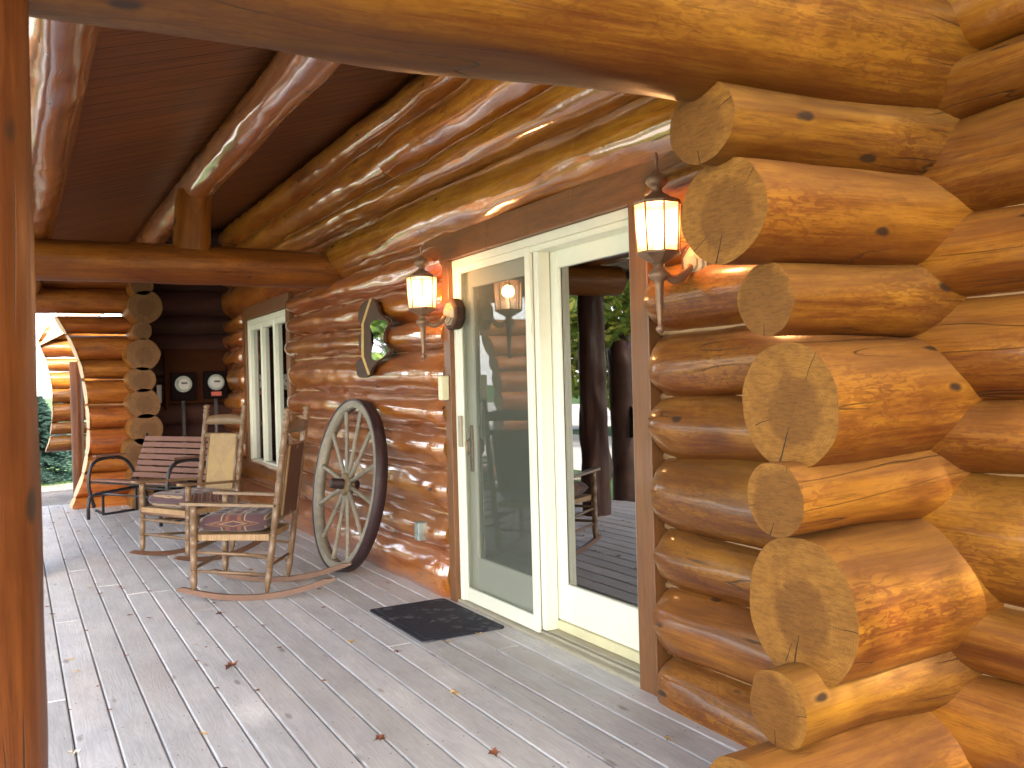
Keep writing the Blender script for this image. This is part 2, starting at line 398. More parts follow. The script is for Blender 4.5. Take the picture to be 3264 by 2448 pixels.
def cushion_m(kx,kz,ofs):
    m,nt,b=mat('striped_cushion_cloth'); N=NT(nt)
    tc=N.n('TexCoord'); sp=N.n('SeparateXYZ'); N.l(tc.outputs['Object'],sp.inputs[0])
    ax=N.math('ABSOLUTE',N.math('ADD',sp.outputs[0],ofs)); az=N.math('MINIMUM',N.math('MULTIPLY',N.math('ABSOLUTE',sp.outputs[2]),kz),.13)
    s=N.math('ADD',N.math('MULTIPLY',ax,kx),az)
    nz=N.noise(N.coords((1,1,1),0.),9,2,.5)
    s=N.math('ADD',s,N.math('MULTIPLY',N.math('SUBTRACT',nz,.5),.025))
    fr=N.math('FRACT',N.math('MULTIPLY',s,3.4))
    mar=(.085,.028,.030);tan=(.34,.24,.13);brn=(.06,.030,.022);rus=(.20,.068,.04);pur=(.070,.030,.040)
    c=N.ramp(fr,[(0,pur),(.30,tan),(.345,brn),(.375,tan),(.42,mar),(.55,rus),(.66,brn),(.74,tan),(.78,pur)],'CONSTANT')
    w=N.noise(N.coords((1,1,1),0.),260,2,.5)
    c=N.mix(N.math('MULTIPLY',w,.35),c,(.06,.03,.03))
    N.l(c,b.inputs['Base Color']); b.inputs['Roughness'].default_value=.9; N.l(N.bump(w,.4,.001),b.inputs['Normal'])
    b.inputs['Sheen Weight'].default_value=.2
    return m
M['cush1']=cushion_m(3.6,2.5,.12); M['cush2']=cushion_m(1.3,6.5,.0)
def deck_m():
    m,nt,b=mat('weathered_deck_board'); N=NT(nt)
    ge=N.n('NewGeometry'); rnd=ge.outputs['Random Per Island']
    tc=N.n('TexCoord'); cb=N.n('CombineXYZ')
    N.l(N.math('MULTIPLY',rnd,31.),cb.inputs[0]); N.l(N.math('MULTIPLY',rnd,57.),cb.inputs[1]); N.l(N.math('MULTIPLY',rnd,13.),cb.inputs[2])
    ad=N.n('VectorMath',operation='ADD'); N.l(tc.outputs['Object'],ad.inputs[0]); N.l(cb.outputs[0],ad.inputs[1]); base=ad.outputs[0]
    def sc(x,y,z):
        mp=N.n('Mapping'); mp.inputs['Scale'].default_value=(x,y,z); N.l(base,mp.inputs[0]); return mp.outputs[0]
    cath=N.noise(sc(9,1.1,9),1.3,3,.5,.35)
    rings=N.math('ADD',N.math('MULTIPLY',N.math('SINE',N.math('MULTIPLY',cath,95.)),.5),.5)
    fib=N.noise(sc(120,3.5,120),1.,4,.6)
    blot=N.noise(sc(5,1.8,5),1.4,5,.62)
    tone=N.ramp(blot,[(.28,(.44,.445,.47)),(.45,(.53,.535,.56)),(.62,(.60,.60,.615)),(.75,(.63,.635,.66))])
    c=N.mix(N.math('MULTIPLY',rings,.16),tone,(.28,.25,.23))
    c=N.mix(N.math('MULTIPLY',N.ramp(fib,[(.42,0.),(.7,1.)]),.25),c,(.28,.26,.25))
    wn=N.noise(sc(1.5,.6,1.5),1.0,3,.6)
    c=N.mix(N.math('MULTIPLY',N.ramp(wn,[(.5,0.),(.62,1.)]),.22),c,(.45,.36,.27))
    st=N.noise(N.coords((1,.7,1),0.),1.7,4,.6)
    c=N.mix(N.math('MULTIPLY',N.ramp(st,[(.52,0.),(.70,1.)]),.30),c,(.30,.28,.29))
    vo=N.n('TexVoronoi'); vo.inputs['Scale'].default_value=1.; N.l(sc(6.5,2.1,0.01),vo.inputs['Vector'])
    kc=N.ramp(vo.outputs['Distance'],[(.05,1.),(.11,0.)])
    c=N.mix(N.math('MULTIPLY',kc,.6),c,(.13,.10,.09))
    hs=N.n('HueSaturation'); N.l(c,hs.inputs['Color']); N.l(N.math('ADD',N.math('MULTIPLY',rnd,.26),.95),hs.inputs['Value']); N.l(N.math('ADD',N.math('MULTIPLY',rnd,.5),.6),hs.inputs['Saturation'])
    N.l(hs.outputs[0],b.inputs['Base Color'])
    N.l(N.math('ADD',N.math('MULTIPLY',fib,.3),.42),b.inputs['Roughness'])
    nb=N.bump(rings,.22,.0012); nb=N.bump(fib,.3,.0012,nb); N.l(nb,b.inputs['Normal'])
    return m
M['deck']=deck_m()
def ceil_m():
    m,nt,b=mat('ceiling_planks'); N=NT(nt)
    tc=N.n('TexCoord'); sp=N.n('SeparateXYZ'); N.l(tc.outputs['Object'],sp.inputs[0])
    u=N.math('MULTIPLY',sp.outputs[1],1/.14); fr=N.math('FRACT',u); fl=N.math('FLOOR',u)
    wn=N.n('TexWhiteNoise'); wn.noise_dimensions='1D'; N.l(fl,wn.inputs['W'])
    gr=N.noise(N.coords((1.2,22,1),0.),1.8,4,.6)
    c=N.ramp(gr,[(.3,(.085,.024,.006)),(.7,(.240,.070,.013))])
    c=N.mix(N.math('MULTIPLY',wn.outputs['Value'],.5),c,(.10,.030,.018))
    groove=N.ramp(N.math('ABSOLUTE',N.math('SUBTRACT',fr,.5)),[(.46,0.),(.49,1.)])
    c=N.mix(groove,c,(.012,.005,.004)); N.l(c,b.inputs['Base Color'])
    b.inputs['Roughness'].default_value=.5; b.inputs['Specular IOR Level'].default_value=.2; b.inputs['Coat Weight'].default_value=.10; b.inputs['Coat Roughness'].default_value=.25
    nb=N.bump(N.math('SUBTRACT',1.,groove),.8,.006); nb=N.bump(gr,.3,.003,nb); N.l(nb,b.inputs['Normal']); return m
M['ceil']=ceil_m()
M['shingle']=simple('brown_shingle',(.10,.075,.06),.85,var=.3,nscale=20)
M['dark']=simple('dim_interior_paint',(.10,.085,.07),.8,var=.2,nscale=3)
M['blind']=simple('pale_green_blind',(.45,.55,.50),.6,var=.04)
def ground_m(name,stops,scale,rough=.95,bump=.5,bd=.02):
    m,nt,b=mat(name); N=NT(nt)
    v=N.coords((1,1,1),0.); n=N.noise(v,scale,6,.65); n2=N.noise(v,scale*.06,3,.5)
    f=N.math('ADD',N.math('MULTIPLY',n,.6),N.math('MULTIPLY',n2,.4))
    N.l(N.ramp(f,stops),b.inputs['Base Color']); b.inputs['Roughness'].default_value=rough
    N.l(N.bump(n,bump,bd),b.inputs['Normal']); return m
M['lawn']=ground_m('mown_lawn',[(.35,(.030,.075,.012)),(.5,(.055,.125,.022)),(.65,(.10,.18,.035))],26)
M['gravel']=ground_m('leafy_gravel',[(.35,(.10,.075,.06)),(.5,(.26,.21,.17)),(.6,(.38,.33,.29)),(.7,(.24,.13,.07))],34)
M['drive']=ground_m('pale_driveway',[(.35,(.52,.50,.46)),(.65,(.70,.67,.63))],20)
def leafm(name,a,b_,c_):
    m,nt,b=mat(name); N=NT(nt)
    ge=N.n('NewGeometry')
    N.l(N.ramp(ge.outputs['Random Per Island'],[(0,a),(.5,b_),(1,c_)]),b.inputs['Base Color'])
    b.inputs['Roughness'].default_value=.55
    tr=N.n('BsdfTranslucent'); N.l(N.ramp(ge.outputs['Random Per Island'],[(0,tuple(x*1.3 for x in b_)),(1,tuple(x*1.5 for x in c_))]),tr.inputs['Color'])
    mx=N.n('MixShader'); mx.inputs[0].default_value=.4; N.l(b.outputs[0],mx.inputs[1]); N.l(tr.outputs[0],mx.inputs[2]); N.l(mx.outputs[0],nt.nodes['Material Output'].inputs[0]); return m
M['leafg']=leafm('green_leaves',(.03,.07,.012),(.075,.14,.022),(.15,.20,.035))
M['leafy']=leafm('yellowing_leaves',(.06,.12,.015),(.14,.21,.03),(.30,.27,.04))
M['needle']=leafm('blue_green_needles',(.02,.05,.035),(.045,.095,.075),(.09,.15,.13))
M['bark']=simple('furrowed_bark',(.12,.085,.06),.9,var=.4,nscale=14,bump=.9,bdist=.03,stretch=(2,2,.5))
M['rail']=simple('pale_fence_rail',(.60,.55,.47),.8,var=.15,nscale=8)
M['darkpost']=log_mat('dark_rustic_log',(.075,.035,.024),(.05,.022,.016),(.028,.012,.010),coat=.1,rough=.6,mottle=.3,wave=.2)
M['lfred']=simple('dry_red_leaf',(.20,.075,.035),.7,var=.35,nscale=60)
M['lftan']=simple('dry_tan_leaf',(.62,.45,.24),.7,var=.2,nscale=60)
M['lfyel']=simple('yellow_leaf',(.55,.30,.05),.7,var=.25,nscale=60)
M['lfwht']=simple('bleached_leaf',(.75,.70,.60),.7,var=.1,nscale=60)
def mat_m():
    m,nt,b=mat('navy_rubber_mat'); N=NT(nt)
    v=N.n('TexVoronoi'); v.feature='DISTANCE_TO_EDGE'; v.inputs['Scale'].default_value=13; N.l(N.coords((1,1,1),0.),v.inputs['Vector'])
    n=N.noise(N.coords((1,1,1),0.),30,3,.6)
    f=N.ramp(v.outputs['Distance'],[(.0,0.),(.12,0.),(.16,1.)]); g=N.math('MULTIPLY',f,N.ramp(N.noise(N.coords((1,1,1),0.),7,1,.5),[(.5,0.),(.6,1.)]))
    c=N.mix(N.math('MULTIPLY',g,.7),N.ramp(n,[(.3,(.010,.012,.022)),(.7,(.022,.026,.045))]),(.10,.10,.12))
    N.l(c,b.inputs['Base Color']); b.inputs['Roughness'].default_value=.75; N.l(N.bump(g,.8,.004),b.inputs['Normal']); return m
M['mat']=mat_m()
# ------------------------------------------------------------------ logs
def make_log(name,p0,p1,r,mats,parent=None,rz=None,cz=None,ry=None,amp=.012,seed=0,seg=.07,nring=36,taper0=0,taper1=0,
             clip0=None,clip1=None,up=(0,0,1),flat_low=None,label=None,knob=.0,endslope0=0.0):
    """round log from p0 to p1 (local X along it). r: radius or function of x"""
    p0=Vector(p0);p1=Vector(p1);d=p1-p0;L=d.length;x=d.normalized();z=Vector(up); y=z.cross(x).normalized(); z=x.cross(y).normalized()
    Mx=Matrix((x,y,z)).transposed().to_4x4(); Mx.translation=p0
    rf=r if callable(r) else (lambda t:r)
    ryf=ry if callable(ry) else ((lambda t:ry) if ry else rf)
    rzf=rz if callable(rz) else ((lambda t:rz) if rz else rf)
    czf=cz if callable(cz) else (lambda t:0)
    n=max(2,int(L/seg)); xs=[L*i/n for i in range(n+1)]
    if taper0: xs=[0,taper0*.25,taper0*.6]+[q for q in xs if q>taper0]
    if taper1: xs=[q for q in xs if q<L-taper1]+[L-taper1*.6,L-taper1*.25,L]
    mb=MB(); o=Vector((seed*7.31,seed*3.17,seed*5.77)); ringsI=[]
    for q in xs:
        k=1.0
        if taper0 and q<taper0: t=1-q/taper0; k*=1-.30*t*t
        if taper1 and q>L-taper1: t=1-(L-q)/taper1; k*=1-.30*t*t
        idx=[]
        for j in range(nring):
            a=2*PI*j/nring; cy,sz=math.cos(a),math.sin(a)
            nn=noise.noise(o+Vector((q*1.1,cy*1.2,sz*1.2)))*amp*1.6+noise.noise(o+Vector((q*3.6,cy*2.3,sz*2.3)))*amp
            if knob: 
                kk=noise.noise(o+Vector((q*2.3+50,cy*1.9,sz*1.9))); 
                if kk>.35: nn+=(kk-.35)*knob
            zz=(rzf(q)*k+nn)*sz; yy=(ryf(q)*k+nn)*cy
            if flat_low is not None and zz<-flat_low: zz=-flat_low-(-flat_low-zz)*.15
            xx=q
            if clip0 is not None: xx=max(xx,clip0(yy,zz+czf(q)))
            if clip1 is not None: xx=min(xx,clip1(yy,zz+czf(q)))
            if endslope0 and q<.12: xx=q+(zz*endslope0)*(1-q/.12)
            idx.append(len(mb.v)); mb.v.append((xx,yy,zz+czf(q)))
        ringsI.append(idx)
    for i in range(len(ringsI)-1):
        a,b=ringsI[i],ringsI[i+1]
        for j in range(nring):
            j2=(j+1)%nring; mb.face((a[j],a[j2],b[j2],b[j]),0,True)
    for idx,rev in ((ringsI[0],True),(ringsI[-1],False)):
        b=len(mb.v); mb.v+=[mb.v[i] for i in idx]
        f=[b+i for i in range(nring)]; mb.face(f[::-1] if rev else f,1,False)
    ob=mb.build(name,mats,None,label=label,fix=False)
    ob.matrix_world=Mx
    if parent: ob.parent=parent; ob.matrix_parent_inverse=Matrix.Identity(4); ob.matrix_local=parent_inv(parent)@Mx
    return ob
def parent_inv(p):
    m=Matrix.Translation(p.location)@p.rotation_euler.to_matrix().to_4x4()
    return m.inverted()
def lerp_tab(tab,y):
    ks=sorted(tab)
    if y<=ks[0]: return tab[ks[0]]
    for a,b in zip(ks,ks[1:]):
        if y<=b: t=(y-a)/(b-a); return tab[a]*(1-t)+tab[b]*t
    return tab[ks[-1]]
GY=(1.4,2.85,5.0,8.5)
G=[(-.10,-.10,-.05,-.05),(.20,.185,.285,.27),(.48,.465,.51,.53),(.69,.707,.80,.80),(1.05,1.008,1.05,1.06),(1.26,1.258,1.26,1.31),(1.54,1.524,1.55,1.60),(1.77,1.79,1.74,1.83),(2.06,2.01,1.99,2.03),(2.225,2.225,2.225,2.235),
   (2.50,2.53,2.57,2.60),(2.78,2.785,2.775,2.80),(3.13,3.13,3.10,3.08),(3.36,3.36,3.34,3.36)]
GT=[dict(zip(GY,g)) for g in G]
WX=2.43
def wall_log(par,i,y0,y1,m,t0=0,t1=0,seed=1,label=None,rx=None,name='log'):
    rx=rx or (.165+.012*math.sin(i*2.3))
    lo,hi=GT[i],GT[i+1]
    return make_log(name,(WX,y0,0),(WX,y1,0),.16,[m,M['end']],par,rz=lambda q:(lerp_tab(hi,y0+q)-lerp_tab(lo,y0+q))/2*1.075,
        cz=lambda q:(lerp_tab(hi,y0+q)+lerp_tab(lo,y0+q))/2,ry=rx,seed=seed,taper0=t0,taper1=t1,amp=.009,label=label)
house=empty('log_wall',(WX,3,0),label='long glossy varnished log wall running the length of the porch behind the doors',cat='log wall')
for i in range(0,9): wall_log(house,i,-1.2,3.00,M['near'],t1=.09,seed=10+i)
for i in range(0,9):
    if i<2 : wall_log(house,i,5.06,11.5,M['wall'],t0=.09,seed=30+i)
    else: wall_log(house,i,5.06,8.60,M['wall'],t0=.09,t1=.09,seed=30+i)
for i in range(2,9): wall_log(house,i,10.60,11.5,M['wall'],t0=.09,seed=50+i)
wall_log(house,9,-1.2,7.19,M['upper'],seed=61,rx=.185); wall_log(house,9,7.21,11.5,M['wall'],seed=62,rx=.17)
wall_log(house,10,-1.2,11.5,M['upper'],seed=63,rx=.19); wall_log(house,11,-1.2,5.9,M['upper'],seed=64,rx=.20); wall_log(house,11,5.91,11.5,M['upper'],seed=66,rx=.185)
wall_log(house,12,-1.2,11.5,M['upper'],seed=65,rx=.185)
# caulk line between the courses
def caulk(y0,y1,z0,z1):
    mb=MB(); 
    for i in range(1,13):
        z=lambda y: lerp_tab(GT[i],y)
        if not(z0<z((y0+y1)/2)<z1): continue
        n=int((y1-y0)/.12); pts=[]
        for k in range(n+1):
            y=y0+(y1-y0)*k/n
            pts.append((2.386+.008*noise.noise(Vector((y*3,i*5.1,0))),y,z(y)+.006*noise.noise(Vector((y*2.2,i*3.3,9)))))
        mb.tube(pts,.0175,8)
    mb.box(2.40,2.46,y0,y1,z0,z1)
    o=mb.build('chinking',M['caulk'],house,fix=False); o.location=-Vector(house.location); return o
caulk(-1.2,2.99,-.05,2.0); caulk(5.07,8.59,-.05,2.04); caulk(8.7,11.5,-.05,.42); caulk(10.61,11.5,.5,2.04); caulk(-1.2,11.5,2.235,3.3)
# ------------------------------------------------------------------ stub logs of the crossing wall
corner=empty('log_corner',(1.95,1.73,0),label='stack of sawn honey-coloured log ends jutting from the wall beside the near lantern',cat='log wall')
stubs=[(1.52,1.976,.122,.100,.15,0),(1.583,1.757,.160,.130,.165,0),(1.726,1.534,.101,.097,.14,0),(1.798,1.252,.168,.172,.19,0),
       (1.739,1.008,.101,.100,.15,0),(1.823,.700,.190,.206,.235,.17),(1.731,.458,.099,.104,.17,0),(1.60,.205,.150,.150,.19,0)]
for k,(x0,zc,ry,rz,r1,fl) in enumerate(stubs):
    L=2.46-x0
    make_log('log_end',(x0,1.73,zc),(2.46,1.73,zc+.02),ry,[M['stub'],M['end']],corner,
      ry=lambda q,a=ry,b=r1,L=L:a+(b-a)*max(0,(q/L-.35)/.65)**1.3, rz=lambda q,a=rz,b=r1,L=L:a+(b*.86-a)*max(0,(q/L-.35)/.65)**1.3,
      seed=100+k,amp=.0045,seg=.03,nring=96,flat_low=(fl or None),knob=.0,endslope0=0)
# ------------------------------------------------------------------ beams, post, purlins
def single(name,o,label,cat,group=None): return tag(o,label,cat,group)
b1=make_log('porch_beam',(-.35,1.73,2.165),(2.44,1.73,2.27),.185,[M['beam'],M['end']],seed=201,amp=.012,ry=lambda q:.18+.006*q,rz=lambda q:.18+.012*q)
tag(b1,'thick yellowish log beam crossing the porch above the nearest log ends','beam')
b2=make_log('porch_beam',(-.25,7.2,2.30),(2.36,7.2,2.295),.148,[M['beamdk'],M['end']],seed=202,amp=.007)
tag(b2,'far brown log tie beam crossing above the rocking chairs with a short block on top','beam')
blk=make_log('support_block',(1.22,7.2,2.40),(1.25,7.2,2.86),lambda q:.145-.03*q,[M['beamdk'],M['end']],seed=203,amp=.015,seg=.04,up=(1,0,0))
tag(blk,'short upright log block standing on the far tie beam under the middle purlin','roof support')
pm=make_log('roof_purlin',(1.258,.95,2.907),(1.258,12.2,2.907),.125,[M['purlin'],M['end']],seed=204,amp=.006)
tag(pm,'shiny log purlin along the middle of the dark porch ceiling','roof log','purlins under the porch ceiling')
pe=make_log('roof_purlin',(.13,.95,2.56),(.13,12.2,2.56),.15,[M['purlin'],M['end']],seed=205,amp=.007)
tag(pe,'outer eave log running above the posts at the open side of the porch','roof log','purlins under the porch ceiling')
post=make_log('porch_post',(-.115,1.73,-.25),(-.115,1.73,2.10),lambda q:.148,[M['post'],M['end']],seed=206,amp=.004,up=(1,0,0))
tag(post,'reddish brown log post nearest the camera holding the first beam','post')
def eavepost(y,lab,x=-.05,m='darkpost'):
    o=make_log('porch_post',(x,y,-.25),(x,y,2.46 if y>8 else 2.22),lambda q:.14,[M[m],M['end']],seed=int(210+y),amp=.022,up=(1,0,0),knob=.10)
    tag(o,lab,'post'); return o
eavepost(7.38,'dark knobbly log post reflected in the door glass, under the far tie beam',x=-.05)
eavepost(12.0,'log post at the far end of the open side of the porch',x=-.45)
# ceiling
def zc(x): return 2.66+.30*x
mb=MB(); n=Vector((0,0,.05))
mb.prism([(-.62,.90,zc(-.62)),(2.62,.90,zc(2.62)),(2.62,12.35,zc(2.62)),(-.62,12.35,zc(-.62))],(0,0,.03))
tag(mb.build('ceiling',M['ceil']),kind='structure')
mb=MB(); mb.prism([(-.75,.75,zc(-.75)+.034),(6.2,.75,zc(6.2)+.034),(6.2,12.5,zc(6.2)+.034),(-.75,12.5,zc(-.75)+.034)],(0,0,.12))
mb.box(-.80,-.755,.75,12.5,zc(-.75)-.03,zc(-.75)+.15)
tag(mb.build('roof',M['shingle']),kind='structure')
# gable infill above the near beam is open; house interior
mb=MB()
mb.box(5.5,5.6,-1.2,11.7,-.3,4.6); mb.box(2.6,5.6,-1.3,-1.2,-.3,4.6); mb.box(2.6,5.6,11.62,11.72,-.3,4.6); mb.box(2.6,5.6,-1.2,11.7,-.30,-.02); mb.box(2.6,5.5,-1.2,.74,3.45,3.5)
tag(mb.build('wall_interior',M['dark']),kind='structure')
# ------------------------------------------------------------------ deck
mb=MB(); x=2.36; pitch=.1465; bw=.1415
i=0
while x>-.75:
    y=.80+R.uniform(-.0,.01); first=True
    while y<12.05:
        L=R.uniform(5.5,7.5) if not first else R.uniform(3.0,7.5); y1=min(12.08,y+L)
        if 12.08-y1<.5: y1=12.08
        dz=R.uniform(-.0022,0)
        mb.box(x-bw,x,y,y1-.003,-.036+dz,dz,bev=.006); y=y1; first=False
    x-=pitch; i+=1
xx=2.36
while xx>-.6:
    for k in range(28):
        yy=1.02+.41*k
        for ox in (.028,.114):
            if abs(xx-ox)<3: 
                b=len(mb.v); rs=.0038
                for q in range(6): mb.v.append((xx-ox+rs*math.cos(q*PI/3),yy+rs*math.sin(q*PI/3)+R.uniform(-.002,.002)*0,.0006))
                mb.face([b+q for q in range(6)],1)
    xx-=pitch
deck=mb.build('deck_floor',[M['deck'],M['inkdk']]); tag(deck,kind='structure')
mb=MB(); 
for y in [1.0+.41*k for k in range(28)]: mb.box(-.7,2.5,y,y+.04,-.22,-.04)
mb.box(-.72,2.5,.82,.86,-.24,-.045); mb.box(-.74,-.70,.82,12.0,-.24,-.045); mb.box(2.28,2.50,.9,11.9,-.24,-.038)
tag(mb.build('deck_floor_frame',M['board']),kind='structure')
# ------------------------------------------------------------------ ground
def sheet(name,pts,z,m):
    mb=MB(); mb.add([(x,y,z) for x,y in pts],[tuple(range(len(pts)))]); return tag(mb.build(name,m),kind='structure')
sheet('ground',[(-400,-400),(400,-400),(400,400),(-400,400)],-.26,M['lawn'])
sheet('gravel_yard',[(-3.0,12.0),(3.4,12.1),(3.4,17.5),(.9,17.7),(-.2,17.2),(-3.2,17.8)],-.252,M['gravel'])
pts=[(-9.1-(18 if y>27 else 0)+.3*math.sin(y*.2),y) for y in range(-40,77,4)]+[(-3.7+.4*math.sin(y*.2+.4),y) for y in range(76,-41,-4)]
mb=MB(); k=len(pts)//2
for a in range(k-1): mb.add([(*pts[a],-.248),(*pts[a+1],-.248),(*pts[-2-a],-.248),(*pts[-1-a],-.248)],[(0,1,2,3)])
tag(mb.build('driveway',M['drive']),kind='structure')
# ------------------------------------------------------------------ sliding door
dr=empty('sliding_door',(2.37,4.05,0),label='cream framed sliding glass door with insect screen over its far half',cat='door')
def part(mb,name,m,root,label=None):
    o=mb.build(name,m,root,label=label); o.location=-Vector(root.location); return o
Y0,Y1=3.13,4.965; ZT=2.085
mb=MB(); mb.box(2.355,2.50,Y0,Y0+.038,.0,ZT,bev=.003); mb.box(2.355,2.50,Y1-.038,Y1,.0,ZT,bev=.003); mb.box(2.352,2.50,Y0,Y1,ZT-.045,ZT,bev=.003)
mb.box(2.372,2.52,Y0+.038,Y1-.038,ZT-.075,ZT-.0455,bev=.003)
part(mb,'frame',M['white'],dr)
mb=MB(); mb.box(2.335,2.52,Y0-.0,Y1,-.02,.018,bev=.004); mb.box(2.40,2.52,Y0+.04,Y1-.04,.019,.036,bev=.003); mb.box(2.375,2.385,Y0+.04,Y1-.04,.0185,.032)
part(mb,'sill',M['sill'],dr)
mb=MB(); mb.box(2.452,2.52,Y0+.04,4.0,.0365,.085,bev=.004); part(mb,'sill_nose',M['cream'],dr)
def leaf(y0,y1,x0,x1,z0,z1,st,top,bot,name,label,gm,parent=dr):
    mb=MB(); mb.box(x0,x1,y0,y0+st,z0,z1,bev=.003); mb.box(x0,x1,y1-st,y1,z0,z1,bev=.003)
    mb.box(x0+.001,x1-.001,y0+st,y1-st,z0+.0005,z0+bot,bev=.003); mb.box(x0+.001,x1-.001,y0+st,y1-st,z1-top,z1-.0005,bev=.003)
    mb.box(x0+.006,x0+.014,y0+st,y0+st+.012,z0+bot,z1-top); mb.box(x0+.006,x0+.014,y1-st-.012,y1-st,z0+bot,z1-top)
    o=part(mb,name,M['white'],parent,label)
    g=MB(); xc=(x0+x1)/2; g.box(xc-.003,xc+.003,y0+st-.004,y1-st+.004,z0+bot-.004,z1-top+.004)
    gg=g.build('glass_pane' if gm!='screen' else 'mesh_screen',M[gm],o); return o
fixed=leaf(3.14,4.035,2.465,2.505,.087,2.02,.10,.10,.195,'door_leaf','fixed near glass leaf','glass')
slide=leaf(4.02,4.93,2.413,2.450,.036,2.01,.095,.10,.245,'door_leaf','sliding far leaf behind the screen','glass')
scr=leaf(4.045,4.940,2.362,2.384,.020,2.04,.047,.042,.082,'screen_panel','insect screen panel','screen')
mb=MB(); mb.box(2.385,2.46,4.0,4.043,.036,2.035,bev=.003); part(mb,'mullion',M['white'],dr)
mb=MB(); mb.box(2.345,2.362,4.885,4.925,.95,1.14,bev=.004); hd=part(mb,'handle',M['sill'],dr)
mb=MB(); mb.box(2.398,2.413,4.845,4.875,.80,1.08,bev=.004); mb.tube([(2.40,4.86,.9),(2.375,4.86,.92),(2.372,4.86,.98),(2.40,4.86,1.0)],.008); part(mb,'latch',M['brass'],dr)
mb=MB(); mb.box(2.56,2.566,3.18,4.9,1.90,2.09); mb.tube([(2.555,3.18,1.885),(2.555,4.9,1.885)],.018); part(mb,'roller_blind',M['blind'],dr)
# casings around the door
cs=empty('door_casing',(2.37,3.0,0),label='brown stained plank casing around the sliding door',cat='door casing')
mb=MB(); mb.box(2.325,2.46,3.005,3.128,-.01,2.09,bev=.004); part(mb,'jamb_board',M['casing'],cs)
mb=MB(); mb.box(2.325,2.46,4.967,5.055,-.01,2.09,bev=.004); part(mb,'jamb_board',M['casing'],cs)
mb=MB(); mb.box(2.318,2.46,2.76,3.56,2.087,2.245,bev=.004); mb.box(2.319,2.46,3.564,4.45,2.087,2.245,bev=.004); mb.box(2.318,2.46,4.454,5.30,2.087,2.245,bev=.004); part(mb,'header_board',M['caseh'],cs)
mb=MB(); mb.box(2.27,2.325,4.985,5.035,1.235,1.385,bev=.006); 
sw=part(mb,'door_chime',M['plate'],empty('chime_box',(2.3,5.01,1.3),label='small cream box fixed on the casing between far lantern and door',cat='switch'))
# ------------------------------------------------------------------ window
wn=empty('casement_window',(2.4,9.6,.5),label='cream window of three tall narrow panes in the log wall',cat='window')
wy0,wy1,wz0,wz1=8.72,10.46,.425,2.115
mb=MB(); 
for a in (wy0,wy1-.048): mb.box(2.345,2.44,a,a+.048,wz0,wz1,bev=.004)
mb.box(2.346,2.44,wy0+.06,wy1-.06,wz0,wz0+.06,bev=.004); mb.box(2.346,2.44,wy0+.06,wy1-.06,wz1-.06,wz1,bev=.004)
part(mb,'frame',M['white'],wn)
wd=(wy1-wy0-.096)/3
for k in range(3):
    a=wy0+.048+k*wd
    mb=MB(); st=.036
    mb.box(2.355,2.42,a+.004,a+st,wz0+.061,wz1-.061,bev=.004); mb.box(2.355,2.42,a+wd-st,a+wd-.004,wz0+.061,wz1-.061,bev=.004)
    mb.box(2.356,2.42,a+st,a+wd-st,wz0+.062,wz0+.12,bev=.003); mb.box(2.356,2.42,a+st,a+wd-st,wz1-.12,wz1-.062,bev=.003)
    s=part(mb,'sash',M['white'],wn)
    g=MB(); g.box(2.395,2.401,a+st-.004,a+wd-st+.004,wz0+.116,wz1-.116); g.build('pane',M['glass2'],s)
mb=MB(); mb.box(2.32,2.46,wy0-.13,wy0-.002,.28,2.115,bev=.005); mb.box(2.32,2.46,wy1+.002,wy1+.13,.28,2.115,bev=.005)
mb.box(2.305,2.46,wy0-.129,wy1+.129,.28,wz0-.003,bev=.005); mb.box(2.315,2.46,wy0-.14,wy1+.14,wz1+.006,2.26,bev=.005)
part(mb,'trim',M['casing'],wn)
